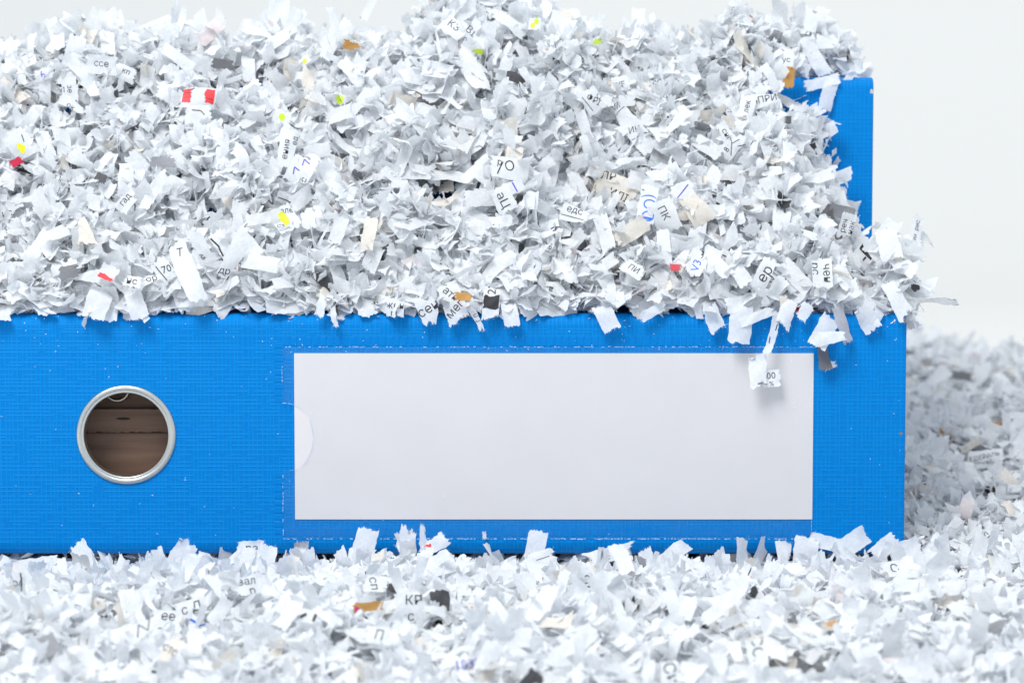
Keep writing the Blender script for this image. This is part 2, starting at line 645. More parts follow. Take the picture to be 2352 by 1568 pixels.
for i in range(72):
    weld(658 + i * 16.9, 783.5)
    weld(658 + i * 16.9, 1221)
for i in range(9):
    weld(641, 793 + i * 15.6, math.pi / 2)
    weld(641, 1090 + i * 16.2, math.pi / 2)
# ------------------------------------------------------------------ shred geometry
GLY = {}
_tc = bpy.data.curves.new('glyph_source', 'FONT')
_tc.resolution_u = 2
_tc.offset = -0.004
_tc.align_x, _tc.align_y = 'CENTER', 'CENTER'
_to = bpy.data.objects.new('glyph_source', _tc)
COL.objects.link(_to)


def glyphs(s):
    """triangles (n,3,2) of a text, unit em, centred"""
    if s not in GLY:
        _tc.body = s
        dg = bpy.context.evaluated_depsgraph_get()
        ev = _to.evaluated_get(dg)
        me = ev.to_mesh()
        me.calc_loop_triangles()
        v = np.zeros(len(me.vertices) * 3)
        me.vertices.foreach_get('co', v)
        t = np.zeros(len(me.loop_triangles) * 3, int)
        me.loop_triangles.foreach_get('vertices', t)
        GLY[s] = v.reshape(-1, 3)[:, :2][t.reshape(-1, 3)]
        ev.to_mesh_clear()
    return GLY[s]


def clip_poly(poly, ax, lim, sgn):
    out = []
    for i in range(len(poly)):
        a, b = poly[i], poly[(i + 1) % len(poly)]
        da, db = sgn * (lim - a[ax]), sgn * (lim - b[ax])
        if da >= 0:
            out.append(a)
        if (da >= 0) != (db >= 0):
            t = da / (da - db)
            out.append((a[0] + t * (b[0] - a[0]), a[1] + t * (b[1] - a[1])))
    return out


def clip_rect(tris, hu, hv):
    res = []
    for t in tris:
        p = [tuple(q) for q in t]
        if all(abs(q[0]) < hu and abs(q[1]) < hv for q in p):
            res.append(p)
            continue
        for ax, lim in ((0, hu), (1, hv)):
            p = clip_poly(p, ax, lim, 1) if p else p
            p = clip_poly(p, ax, -lim, -1) if p else p
        for i in range(1, len(p) - 1):
            res.append([p[0], p[i], p[i + 1]])
    return np.array(res).reshape(-1, 3, 2)


def split_tris(tr, mx):
    for _ in range(4):
        e = np.linalg.norm(tr[:, [1, 2, 0]] - tr, axis=2)
        big = e.max(1) > mx
        if not big.any():
            break
        b, k = tr[big], e[big].argmax(1)
        i = np.arange(len(b))
        p, q, r = b[i, k], b[i, (k + 1) % 3], b[i, (k + 2) % 3]
        m_ = (p + q) / 2
        tr = np.concatenate([tr[~big], np.stack([p, m_, r], 1), np.stack([m_, q, r], 1)])
    return tr


class Bend:
    """maps flat strip coordinates (u along, v across, mm) to the curled strip"""
    def __init__(s, L, ka, kb, tw, kw, crease=None, side=0.0, crum=0.0, rng=RNG):
        s.L, s.tw, s.kw, s.side, s.crum = L, tw, kw, side, crum
        g = np.linspace(-L * 0.62, L * 0.62, 241)
        k = np.where(g > 0, ka, kb)
        th = np.concatenate([[0], np.cumsum((k[1:] + k[:-1]) / 2 * np.diff(g))])
        th -= np.interp(0, g, th)
        if crease:
            uc, ang, wd = crease
            th = th + ang / (1 + np.exp(-(g - uc) / wd * 4))
        s.g, s.th = g, th
        ds = np.diff(g)
        c, sn = np.cos(th), np.sin(th)
        s.x = np.concatenate([[0], np.cumsum((c[1:] + c[:-1]) / 2 * ds)])
        s.z = np.concatenate([[0], np.cumsum((sn[1:] + sn[:-1]) / 2 * ds)])
        s.x -= np.interp(0, g, s.x)
        s.z -= np.interp(0, g, s.z)
        s.ph = rng.uniform(0, 6.28, 4)
        s.fr = rng.uniform(0.5, 1.3, 4)

    def __call__(s, u, v, off=0.0):
        th = np.interp(u, s.g, s.th)
        x, z = np.interp(u, s.g, s.x), np.interp(u, s.g, s.z)
        n = 0.5 * s.kw * v * v + off
        n = n + s.crum * (np.sin(s.fr[0] * u + s.ph[0] + s.fr[1] * v) + np.sin(s.fr[2] * v * 1.3 + s.ph[1] - s.fr[3] * u))
        t = s.tw * u
        b_ = v * np.cos(t) - n * np.sin(t)
        m_ = v * np.sin(t) + n * np.cos(t)
        return np.stack([x - np.sin(th) * m_, b_ + s.side * u * u, z + np.cos(th) * m_], -1)


def strip(L, W, nu, nv, rng, jag=0.6, torn=0.0, fringe=True, fuzz=0):
    """flat strip: uv points and triangles, ragged ends and slightly rough sides"""
    U = np.linspace(-L / 2, L / 2, nu + 1)
    V = np.linspace(-W / 2, W / 2, nv + 1)
    u, v = np.meshgrid(U, V, indexing='ij')
    u, v = u.copy(), v.copy()
    u[0] += rng.normal(0, jag, nv + 1)
    u[-1] += rng.normal(0, jag, nv + 1)
    rough = 0.05 + 0.22 * torn
    v[:, 0] += rng.normal(0, rough, nu + 1)
    v[:, -1] += rng.normal(0, rough, nu + 1)
    if torn > 0:
        for r_ in (0, -1):
            if rng.random() < torn:
                cut = rng.uniform(0.5, 2.5) * L / 10 * (1 if r_ == 0 else -1)
                ramp = np.linspace(0, 1, nv + 1)
                u[r_] += cut * (ramp if rng.random() < 0.5 else ramp[::-1])
        if rng.random() < torn:
            tp = np.linspace(1.0, rng.uniform(0.35, 0.8), nu + 1)
            v *= (tp if rng.random() < 0.5 else tp[::-1])[:, None]
    pts = np.stack([u.ravel(), v.ravel()], 1)
    q = []
    for i in range(nu):
        for j in range(nv):
            a = i * (nv + 1) + j
            b = a + nv + 1
            q += [(a, b, b + 1), (a, b + 1, a + 1)] if (i + j) % 2 else [(a, b, a + 1), (b, b + 1, a + 1)]
    if fringe:
        ex = []
        for end, sg in ((0, -1), (nu, 1)):
            for j in range(nv):
                a = end * (nv + 1) + j
                if rng.random() < 0.75:
                    m_ = (pts[a] + pts[a + 1]) / 2 + [sg * rng.uniform(0.08, 0.5), rng.normal(0, 0.15)]
                    ex.append(m_)
                    k = len(pts) + len(ex) - 1
                    q.append((a, k, a + 1) if sg > 0 else (a, a + 1, k))
        for i in range(nu):
            for sd, sg in ((0, -1), (nv, 1)):
                if rng.random() < 0.12 + 0.5 * torn:
                    a, b = i * (nv + 1) + sd, (i + 1) * (nv + 1) + sd
                    m_ = (pts[a] + pts[b]) / 2 + [rng.normal(0, 0.2), sg * rng.uniform(0.05, 0.28)]
                    ex.append(m_)
                    k = len(pts) + len(ex) - 1
                    q.append((a, k, b) if sg < 0 else (a, b, k))
        base = len(pts)
        for end, sg in ((0, -1), (nu, 1)):          # loose paper fibres along the torn ends
            for k_ in range(fuzz):
                j = rng.integers(0, nv)
                a = end * (nv + 1) + j
                f_ = rng.random()
                r0 = pts[a] * (1 - f_) + pts[a + 1] * f_
                dr_ = np.array([sg * 1.0, rng.normal(0, 0.7)]) * rng.uniform(0.35, 1.1)
                k = base + len(ex)
                ex += [r0 + [0, 0.035], r0 - [0, 0.035], r0 + dr_]
                q.append((k, k + 1, k + 2))
        for k_ in range(int(fuzz * torn)):
            i = rng.integers(0, nu)
            sd, sg = ((0, -1), (nv, 1))[rng.integers(0, 2)]
            r0 = pts[i * (nv + 1) + sd]
            dr_ = np.array([rng.normal(0, 0.5), sg]) * rng.uniform(0.3, 0.8)
            k = base + len(ex)
            ex += [r0 + [0.035, 0], r0 - [0.035, 0], r0 + dr_]
            q.append((k, k + 1, k + 2))
        if ex:
            pts = np.concatenate([pts, ex])
    return pts, np.array(q)


def raw_mesh(name, verts, tris, mats, midx=None, tint=None):
    me = bpy.data.meshes.new(name)
    nv_, nt_ = len(verts), len(tris)
    me.vertices.add(nv_)
    me.vertices.foreach_set('co', np.ascontiguousarray(verts, np.float32).ravel())
    me.loops.add(nt_ * 3)
    me.loops.foreach_set('vertex_index', np.ascontiguousarray(tris, np.int32).ravel())
    me.polygons.add(nt_)
    me.polygons.foreach_set('loop_start', np.arange(0, nt_ * 3, 3, dtype=np.int32))
    me.polygons.foreach_set('loop_total', np.full(nt_, 3, np.int32))
    if midx is not None:
        me.polygons.foreach_set('material_index', np.ascontiguousarray(midx, np.int32))
    me.polygons.foreach_set('use_smooth', np.ones(nt_, bool))
    if tint is not None:
        at = me.attributes.new('tint', 'FLOAT_COLOR', 'POINT')
        c = np.ones((nv_, 4), np.float32)
        c[:, :3] = tint
        at.data.foreach_set('color', c.ravel())
    for m_ in mats:
        me.materials.append(m_)
    me.update()
    return me


WHITE = np.array([0.865, 0.88, 0.90])
CREAM = np.array([0.84, 0.79, 0.72])
PINKW = np.array([0.86, 0.78, 0.78])
GREYP = np.array([0.17, 0.17, 0.18])
BROWNP = np.array([0.50, 0.27, 0.09])
WORDS = ['ение', 'сто', 'по', 'мер', 'ать', 'ного', 'КР', 'рек', 'ист', 'дел', 'ка', 'при', 'тел', 'вод', 'ем', 'СН', 'ИК', 'рас', 'жен', 'от', 'ли', 'ва', '29', '70', '12', 'кл', 'обр', 'ся', 'ких', 'ост', 'зна', 'бы', 'др', 'чен', 'ее', 'уст', '№', 'г.', '158', 'Р', 'ф']


# ------------------------------------------------------------------ heap surfaces
def lump(seed, wl, n=9):
    r = np.random.default_rng(seed)
    a = r.uniform(0, 6.283, n)
    f = 6.283 / (wl * r.uniform(0.6, 1.7, n))
    p = r.uniform(0, 6.283, n)
    return lambda x, y: sum(np.sin(f[i] * (x * math.cos(a[i]) + y * math.sin(a[i])) + p[i]) for i in range(n)) / math.sqrt(n / 2) * 0.7


SKY = [(-200, 100), (0, 100), (100, 95), (200, 60), (260, 62), (330, 78), (430, 72), (500, 105), (560, 105), (600, 60), (660, 55), (720, 98), (800, 92), (860, 80), (920, 98), (965, 55), (1020, 22), (1120, 10), (1230, 22), (1290, 50), (1350, 80), (1400, 105), (1450, 75), (1550, 85), (1620, 108), (1670, 55), (1760, 58), (1860, 52), (1920, 85), (1950, 118), (1975, 150), (2003, 176)]
CON = [(1000, 120), (1500, 125), (1700, 140), (1790, 170), (1815, 215), (1842, 285), (1895, 365), (1940, 445), (1995, 520), (2045, 550), (2085, 590), (2120, 650)]
sx = np.array([on_y(p[0], p[1], 0.125).x for p in SKY])
sz = np.array([on_y(p[0], p[1] + (20 if p[0] < 950 else 12 if p[0] > 1280 else 0), 0.125).z for p in SKY])
cxs = np.array([on_y(p[0], p[1], B2Y).x for p in CON])
czs = np.array([on_y(p[0], p[1], B2Y).z for p in CON])
l1, l2, l3, l4, l5 = lump(1, 0.045), lump(2, 0.018), lump(3, 0.05), lump(4, 0.016), lump(8, 0.14)


XKNEE = on_y(1780, 170, B2Y).x


def HA(x, y):
    t = np.clip(y / B2Y, 0, 1)
    mound = B2TOP + 0.003 + 0.62 * np.maximum(np.interp(x, sx, sz) - B2TOP - 0.003, 0)
    back = np.where(x < XKNEE, np.maximum(np.interp(x, cxs, czs), mound), np.interp(x, cxs, czs))
    g = 0.10 + 0.90 * t ** 0.9
    ed = np.clip((XR + 0.004 - x) / 0.018, 0.0, 1) ** 0.5
    h = B1TOP + 0.0015 + (back - B1TOP) * g * ed
    return np.maximum(h + (l1(x, y) * 0.0045 + l2(x, y) * 0.0056) * np.minimum(1, t * 5 + 0.25) * ed, B1TOP + 0.001)


def HB(x, y):
    s = np.interp(x, sx, sz)
    up = np.clip((y - B2Y) / 0.03, 0, 1)
    up = up * up * (3 - 2 * up)
    dn = np.clip((0.215 - y) / 0.05, 0, 1) ** 0.6
    base = B2TOP + 0.003
    h = base + np.maximum(s - base, 0) * (0.62 + 0.38 * up) * dn
    return np.maximum(h + l2(x, y) * 0.003 * dn, B2TOP + 0.0008)


LAY = [(-300, 1290), (0, 1290), (60, 1284), (110, 1296), (180, 1276), (250, 1300), (330, 1300), (420, 1275), (500, 1300), (560, 1268), (640, 1272), (740, 1275), (830, 1252), (930, 1236), (990, 1240), (1050, 1262), (1110, 1288), (1190, 1296), (1240, 1262), (1300, 1278), (1380, 1294), (1440, 1280), (1530, 1262), (1600, 1282), (1640, 1300), (1720, 1290), (1800, 1268), (1840, 1244), (1920, 1246), (1980, 1234), (2080, 1240), (2180, 1244), (2352, 1236), (2600, 1236)]
lx = np.array([on_y(p[0], p[1], -0.006).x for p in LAY])
lz = np.array([on_y(p[0], p[1] + (42 if p[0] < 520 else 28), -0.006).z for p in LAY])


def HC(x, y):
    near = np.interp(x, lx, lz)
    t = np.clip(-y / 0.10, 0, 1)
    t = t * t * (3 - 2 * t)
    flat = 0.0095 + 0.0035 * l3(x, y) + 0.003 * l4(x, y)
    front = np.clip((y + 0.235 + 0.03 * np.clip((x + 0.02) / 0.1, 0, 1)) / 0.07, 0.12, 1)
    h = (near * (1 - t) + flat * t) * front
    # to the right of and behind the binder the layer swells into a low heap
    bk = np.clip(y / 0.45, 0, 1)
    hb = 0.012 + 0.024 * bk ** 1.1 * (0.8 + 0.45 * l5(x, y)) * np.clip((x - 0.13) / 0.06 + 0.35, 0, 1) + 0.004 * l3(x, y)
    hb = hb * np.clip((0.66 - y) / 0.2, 0, 1) ** 0.7
    k = np.clip(y / 0.03, 0, 1)
    return np.maximum(h * (1 - k) + hb * k, 0.0015)


def grid_bvh(fn, x0, x1, y0, y1, st):
    xs_ = np.arange(x0, x1 + st / 2, st)
    ys_ = np.arange(y0, y1 + st / 2, st)
    X, Y = np.meshgrid(xs_, ys_, indexing='ij')
    Z = fn(X, Y)
    V_ = [tuple(v) for v in np.stack([X.ravel(), Y.ravel(), Z.ravel()], 1)]
    m_ = len(ys_)
    F_ = [(i * m_ + j, (i + 1) * m_ + j, (i + 1) * m_ + j + 1, i * m_ + j + 1) for i in range(len(xs_) - 1) for j in range(m_ - 1)]
    return BVHTree.FromPolygons(V_, F_)


T_A = grid_bvh(HA, -0.21, XR + 0.004, -0.001, B2Y, 0.003)
T_B = grid_bvh(HB, -0.21, B2XR, B2Y, 0.2, 0.003)
T_C = grid_bvh(HC, -0.22, 0.36, -0.26, -0.002, 0.003)
T_D = grid_bvh(HC, XR + 0.002, 0.40, -0.002, 0.68, 0.005)


def hit(px, py):
    d = ray(px, py)
    best = None
    for t in (T_A, T_B, T_C, T_D):
        p, n_, _, dist = t.ray_cast(CAM, d)
        if p is not None and (best is None or dist < best[2]):
            best = (p, n_ if n_.z > 0 else -n_, dist)
    return best


# ------------------------------------------------------------------ single shreds
HERO_BOX = []       # (px, py, cos, sin, half length, half width, depth) for clearing loose shreds off them
N_SHRED = [0]


def ink_tris(items, L, W, bend, lim=0.94):
    by = {}
    for it in items:
        if it[0] == 't':
            _, s, size, u, v, rot, ink = it
            t = glyphs(s) * size * 0.9
            c, sn = math.cos(math.radians(rot)), math.sin(math.radians(rot))
            t = np.stack([t[..., 0] * c - t[..., 1] * sn + u, t[..., 0] * sn + t[..., 1] * c + v], -1)
        elif it[0] == 'r':
            _, u0, u1, v0, v1, ink = it
            nu_, nv_ = 6, 5
            gu = np.linspace(u0, u1, nu_ + 1) * L / 2
            gv = np.linspace(v0, v1, nv_ + 1) * W / 2
            P = np.stack(np.meshgrid(gu, gv, indexing='ij'), -1)
            P[0] += RNG.normal(0, 0.25, P[0].shape)
            P[-1] += RNG.normal(0, 0.25, P[-1].shape)
            P[:, 0] += RNG.normal(0, 0.2, P[:, 0].shape)
            P[:, -1] += RNG.normal(0, 0.2, P[:, -1].shape)
            t = []
            for i in range(nu_):
                for j in range(nv_):
                    t += [[P[i, j], P[i + 1, j], P[i + 1, j + 1]], [P[i, j], P[i + 1, j + 1], P[i, j + 1]]]
            t = np.array(t)
        elif it[0] == 'b':          # round blob
            _, u, v, ru, rv, ink = it
            k = np.linspace(0, 2 * math.pi, 15)
            rr = 1 + RNG.normal(0, 0.14, 15)
            rr[-1] = rr[0]
            e = np.stack([u + ru * rr * np.cos(k), v + rv * rr * np.sin(k)], -1)
            t = np.array([[[u, v], e[i], e[i + 1]] for i in range(14)])
        else:                       # pen line
            _, u0, v0, u1, v1, wd, ink = it
            d = np.array([u1 - u0, v1 - v0])
            o_ = np.array([-d[1], d[0]]) / np.linalg.norm(d) * wd / 2
            p0, p1 = np.array([u0, v0]), np.array([u1, v1])
            t = np.array([[p0 - o_, p1 - o_, p1 + o_], [p0 - o_, p1 + o_, p0 + o_]])
        t = clip_rect(t, L / 2 * lim, W / 2 * lim)
        if len(t):
            t = split_tris(t, 1.1)
            p = bend(t[..., 0].ravel(), t[..., 1].ravel(), 0.11)
            by.setdefault(ink, []).append(p.reshape(-1, 3, 3))
    return {k: np.concatenate(v) for k, v in by.items()}


def shred(px, py, Lp, Wp, ang, label, group=None, ink=(), tint=WHITE, y=None, hang=False, ka=None, kb=None, tw=None, lean=0.35,
          nrm=None, lift=0.005, crease=None, torn=0.25, jag=0.3, clear=1.0, patch_tint=None, side=0.0, kw=None, name='paper_shred'):
    rng = np.random.default_rng(int(px * 7 + py * 13))
    if y is None:
        h = hit(px, py)
        if h is None:
            return None
        p, sn = h[0], h[1]
        if py < 300 and p.y > 0.15:
            p = on_y(px, py, 0.125)
    else:
        p, sn = on_y(px, py, y), Vector((0, -0.6, 0.8))
    tocam = (CAM - p).normalized()
    p = p + tocam * lift
    sc = (p - CAM).dot(FWD) / FPX * 1000
    L, W = Lp * sc, Wp * sc
    if nrm is not None:
        n_ = Vector(nrm).normalized()
    else:
        j = Vector(rng.normal(0, 0.16, 3))
        n_ = (tocam * (1 - lean) + sn * lean + j).normalized()
    a = math.radians(ang)
    ax = RIGHT * math.cos(a) + UP * math.sin(a)
    # keep the drawn direction in the picture while lying in the plane of the sheet
    vd = (p - CAM).normalized()
    ax = ax - vd * (ax.dot(n_) / vd.dot(n_)) if abs(vd.dot(n_)) > 0.3 else ax - n_ * ax.dot(n_)
    ax.normalize()
    by_ = n_.cross(ax).normalized()
    ka = rng.normal(0, 0.035) if ka is None else ka
    kb = rng.normal(0, 0.035) if kb is None else kb
    tw = rng.normal(0, 0.04) if tw is None else tw
    kw = rng.normal(0, 0.06) if kw is None else kw
    bd = Bend(L, ka, kb, tw, kw, crease, side, 0.12, rng)
    nu_ = int(np.clip(L / 1.4, 6, 18))
    uv, tr = strip(L, W, nu_, 9, rng, jag, torn, True, 16)
    v3 = bd(uv[:, 0], uv[:, 1])
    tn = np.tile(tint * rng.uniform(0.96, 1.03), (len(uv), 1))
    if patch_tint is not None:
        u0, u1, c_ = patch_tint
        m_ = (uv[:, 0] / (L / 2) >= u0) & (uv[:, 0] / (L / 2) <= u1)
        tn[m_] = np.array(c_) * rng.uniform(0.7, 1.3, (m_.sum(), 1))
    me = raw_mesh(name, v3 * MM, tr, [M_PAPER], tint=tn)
    o = link(name, me)
    o.matrix_world = Matrix(((ax.x, by_.x, n_.x, p.x), (ax.y, by_.y, n_.y, p.y), (ax.z, by_.z, n_.z, p.z), (0, 0, 0, 1)))
    tag(o, label, 'paper shred', group)
    for ik, t in ink_tris(ink, L, W, bd).items():
        nm = {'black': 'printed_text', 'blue': 'printed_text', 'violet': 'pen_stroke'}.get(ik, 'ink_patch')
        m2 = raw_mesh(nm, t.reshape(-1, 3) * MM, np.arange(len(t) * 3).reshape(-1, 3), [M_INK[ik]])
        c_ = link(nm, m2, o)
    q = project(p)
    if clear:
        HERO_BOX.append((q[0], q[1], math.cos(a), math.sin(a), Lp / 2 * clear, Wp / 2 * clear, q[2]))
    N_SHRED[0] += 1
    MARKS.append((px, py, max(Lp, Wp)))
    return o


MARKS = []
LAND = []           # (px, py, half size, how to call it) landmarks for their plain neighbours


def S(px, py, Lp, Wp, ang, label, call=None, **kw):
    o = shred(px, py, Lp, Wp, ang, label, kw.pop('group', 'shreds with print or colour'), **kw)
    if o is not None and call:
        LAND.append((px, py, max(Lp, Wp) / 2, call))
    return o


T = lambda s, size=2.6, u=0, v=0, rot=0, ink='black': ('t', s, size, u, v, rot, ink)
HANG = 'shreds hanging over the edge of the lower binder'

# --- heap: printed and coloured pieces, left to right
S(455, 225, 78, 50, -4, 'white shred with two red hatched corner patches in the left of the heap', 'the red-hatched shred', tint=WHITE,
  ink=(('r', -1, -0.45, -0.5, 0.9, 'red'), ('r', 0.4, 1, -0.4, 0.85, 'red'), ('l', -3, 2.4, -1, 4, 0.3, 'black'), ('l', -5, 1.5, -2.3, 1.8, 0.25, 'black'), ('l', -5, 0, -2.3, 0.3, 0.25, 'black'), ('l', 2.2, 1.8, 5, 1.2, 0.25, 'black'), ('l', 2.2, 0.3, 5, -0.2, 0.25, 'black')), ka=-0.05, kb=-0.05, jag=0.3, torn=0)
S(452, 262, 62, 40, 5, 'white folded shred with a thin black curved pen line below the red hatching', ink=(('l', -1.5, 1.5, 1.5, 1.0, 0.3, 'black'), ('l', 1.5, 1.0, 2.6, -0.6, 0.3, 'black')))
S(50, 335, 70, 55, -50, 'white shred with a bright yellow highlighter blot near the left picture edge', 'the yellow-blotted shred', ink=(('b', 0.5, -0.5, 1.6, 1.3, 'yellow'), ('l', -3, 2.5, -0.5, 1.5, 0.3, 'black')))
S(38, 372, 26, 18, 30, 'small crimson scrap just below the yellow-blotted shred', tint=np.array([0.62, 0.05, 0.10]))
S(232, 150, 70, 44, -6, 'white shred printed with the letters ссе in the upper left of the heap', 'the cce-printed shred', ink=(T('ссе', 3.6, 0, 0.5), T('о', 3.2, 1, -3.4)))
S(288, 168, 50, 36, -25, 'white shred with small letters кп beside the one printed ссе', ink=(T('кп', 3, 0, 0.6),))
S(160, 205, 56, 34, -85, 'white shred with the sideways letters зе at the left of the heap', 'the sideways two-letter shred at far left', ink=(T('зе', 3, 0, 0, 0), T('тт', 2.6, 0, -2.4)))
S(98, 172, 40, 26, 15, 'shred with a violet pen loop high on the left side', ink=(T('6', 4, 0, 0, 20, 'violet'),))
S(165, 240, 60, 34, -35, 'white shred with tiny letters ок in the upper left', ink=(T('ок', 3, 0, -1),))
S(513, 148, 46, 22, -8, 'dark grey printed scrap near the skyline left of centre', 'the dark grey scrap', tint=GREYP * 1.2)
S(375, 373, 54, 24, -4, 'grey halftone shred in the left half of the heap', 'the grey halftone shred', tint=GREYP * 2.6)
S(232, 408, 24, 26, 60, 'small black speckled scrap left in the heap', tint=GREYP * 0.8)
S(807, 104, 36, 22, -8, 'small brown scrap near the skyline left of the tall mound', 'the brown skyline scrap', tint=BROWNP)
S(660, 340, 86, 44, 80, 'white strip printed sideways with the letters ения', 'the sideways four-letter strip', ink=(T('ения', 3.4, -0.5, 0.4), T('ед', 3.0, 3.0, -2.2)), ka=-0.02, kb=0.02)
S(692, 390, 70, 56, 60, 'white shred with violet pen strokes like a hooked figure', 'the violet-scribbled shred', ink=(('l', -2.6, 1.6, -0.3, 2.4, 0.4, 'violet'), ('l', -0.3, 2.4, -0.6, 0.4, 0.4, 'violet'), ('l', 1.4, 0.4, 3.6, 0.9, 0.4, 'violet'), ('l', 3.6, 0.9, 3.0, -1.6, 0.4, 'violet'), T('с', 3.4, -2.5, -2.4)))
S(652, 503, 66, 56, -55, 'white shred with a lime highlighter blot over printed letters', 'the lime-blotted printed shred', ink=(T('зле', 3, -1.8, 2.4, 60), T('сз', 2.8, 1.6, -2.2, 60), ('b', 0, 0, 2.6, 1.5, 'lime')))
S(648, 270, 32, 40, 70, 'small crumpled shred with a dull lime blot, upper left centre', ink=(('b', 0, 0, 1.3, 1.1, 'lime'),))
S(780, 228, 30, 36, 80, 'small lime-green spotted shred left of the tall mound', 'the lime-spotted shred', ink=(('b', 0, 0, 1.6, 1.3, 'lime'), ('l', -1, -0.8, 1, 0.6, 0.25, 'black')))
S(700, 140, 26, 20, 40, 'tiny shred with a lime dot under the left peak', ink=(('b', 0, 0, 0.9, 0.8, 'lime'),))
S(1228, 56, 34, 26, 80, 'crumpled shred with lime spots at the top of the tall mound', 'the lime-spotted summit shred', ink=(('b', -0.8, 0.6, 1.1, 0.9, 'lime'), ('b', 1.2, -0.4, 1.3, 0.8, 'lime')))
S(1303, 46, 20, 14, 30, 'tiny lime scrap on the right slope of the tall mound', tint=np.array([0.62, 0.75, 0.1]))
S(1097, 118, 22, 14, -10, 'tiny dark lime scrap in the middle of the tall mound', tint=np.array([0.42, 0.55, 0.05]))
S(1372, 96, 22, 12, 20, 'tiny lime scrap at the right foot of the tall mound', tint=np.array([0.6, 0.74, 0.1]))
S(1040, 62, 62, 40, -35, 'white shred printed with КЗ high on the tall mound', 'the K3-printed mound shred', ink=(T('КЗ', 4.2, 0, 0.5),), lift=0.006)
S(1074, 80, 58, 40, -60, 'white shred printed with ВІ and a word end on the tall mound', 'the BI-printed mound shred', ink=(T('ВІ', 4.0, -0.5, 1.6, 20), T('сон', 3.2, 1.0, -1.6, 20)), lift=0.005)
S(1085, 165, 120, 44, -55, 'long folded shred running down below the tall mound', 'the long folded shred', crease=(0, 0.5, 0.8), tint=WHITE)
S(1448, 288, 170, 44, -50, 'long white strip printed мик running diagonally right of centre', 'the long diagonal printed strip', ink=(T('МИ', 3.4, -8.5, 0, 70), T('ИК', 3.4, 2.2, 0, 62), ('l', 4.5, -3, 5.4, 3, 0.2, 'black'), ('l', -7.0, -3, -6.0, 3, 0.2, 'black')), ka=0.02, kb=-0.02, lift=0.006)
S(1360, 232, 56, 46, -60, 'white shred printed ФРІ beside the long diagonal strip', 'the underlined capitals shred', ink=(T('ФРІ', 3.2, 0, 0.6, 30), T('О', 3.2, 0, 3, 30), ('l', -3, -2.4, 3, -1.6, 0.25, 'black')), lift=0.006)
S(1425, 192, 40, 34, 10, 'white shred with the letters УЕ right of centre', ink=(T('УЕ', 3, 0, -0.5),))
S(1685, 335, 64, 46, 40, 'shred printed with a black line drawing of branches', 'the line-drawing shred', ink=(('l', -3, -2, 0, 1, 0.25, 'black'), ('l', 0, 1, 3, 0.4, 0.25, 'black'), ('l', 0, 1, 1.2, 3, 0.25, 'black'), T('8', 3.2, -2.8, 0.5, 20), ('l', 1, -1, 3.4, -2.4, 0.25, 'black')))
S(1668, 307, 50, 36, -60, 'white shred with the sideways letters сні on the right', ink=(T('сні', 3, 0, 0),))
S(1755, 230, 64, 40, 12, 'curled shred with black printed bars near the right shoulder', 'the black-barred curled shred', ink=(T('НПРИ', 3.6, 0, 0.2),), ka=-0.08, kb=-0.08)
S(1716, 245, 52, 34, 78, 'curled shred with sideways letters left of the black-barred one', ink=(T('лек', 3, 0, 0),), ka=-0.06)
S(1812, 178, 46, 26, 84, 'brown wrapping-paper strip standing at the right shoulder of the heap', 'the brown standing strip', tint=BROWNP * 1.15, lift=0.0, y=0.072, nrm=(0.1, -1, 0.2), ka=0.02, kb=0.03)
S(1806, 138, 40, 34, 80, 'white shred with small letters ус above the brown strip', ink=(T('ус', 3, 0, 0, -80),), lift=0.0, y=0.074, nrm=(0, -1, 0.3))
S(1865, 345, 46, 32, 20, 'shred with a black ink splash like a tree, right side', 'the black-splashed shred', tint=WHITE, ink=(('r', -0.8, 0.8, 0.1, 0.9, 'black'), ('r', -0.1, 0.3, -0.8, 0.1, 'grey')))
S(1810, 276, 40, 18, 5, 'shred with a dark grey printed bar near the right shoulder', patch_tint=(-0.6, 0.6, GREYP))
S(1932, 487, 62, 30, -12, 'dark grey speckled strip above the right corner of the lower binder', 'the dark speckled strip', tint=GREYP * 1.8)
S(1905, 480, 34, 26, 70, 'black and white printed scrap beside the dark speckled strip', tint=GREYP * 0.9)
S(1945, 520, 60, 34, 75, 'white shred with sideways printed words beside the right corner', ink=(T('реч', 3, 0, 1, 0), T('нак', 3, 0, -1.6, 0)))
S(1487, 470, 96, 40, -100, 'white strip printed with big blue brackets and zeros', 'the blue-printed strip', ink=(T('(ОО', 6.2, 1.0, 0.4, 0, 'blue'), ('l', 4.6, -2.4, 4.9, 2.2, 0.7, 'blue')), lift=0.006)
S(1528, 497, 72, 60, -62, 'shaded shred printed ПК beside the blue-printed strip', 'the shaded shred by the blue print', ink=(T('ПК', 4, -1.2, 0, 0),))
S(1410, 428, 110, 60, -20, 'arched cream shred with bold black letters right of centre', 'the arched lettered shred', ink=(T('ЛР', 4.4, -3, 2.6, 10), T('ИЛІ', 4.2, 2.5, -2.4, -5)), tint=CREAM * 1.04, kw=-0.06)
S(1450, 532, 82, 40, 33, 'cream coloured rectangular shred right of centre', 'the cream rectangle', tint=CREAM, ka=0.02, kb=0.0, torn=0.1, lift=0.005)
S(1600, 482, 74, 60, -50, 'large pale cream square shred on the right side of the heap', 'the pale cream square', tint=CREAM * 1.05, torn=0.1, lift=0.005)
S(195, 532, 76, 44, -75, 'cream pointed scrap in the lower left of the heap', 'the cream pointed scrap', tint=CREAM * 1.03, torn=0.9)
S(848, 535, 78, 30, 80, 'cream curled strip left of centre', 'the cream curled strip', tint=CREAM * 1.04, ka=-0.08)
S(1155, 460, 62, 52, -65, 'white shred printed with bold sideways letters аЦ', 'the bold sideways-lettered shred', ink=(T('аЦ', 5, 0, 0, 0),))
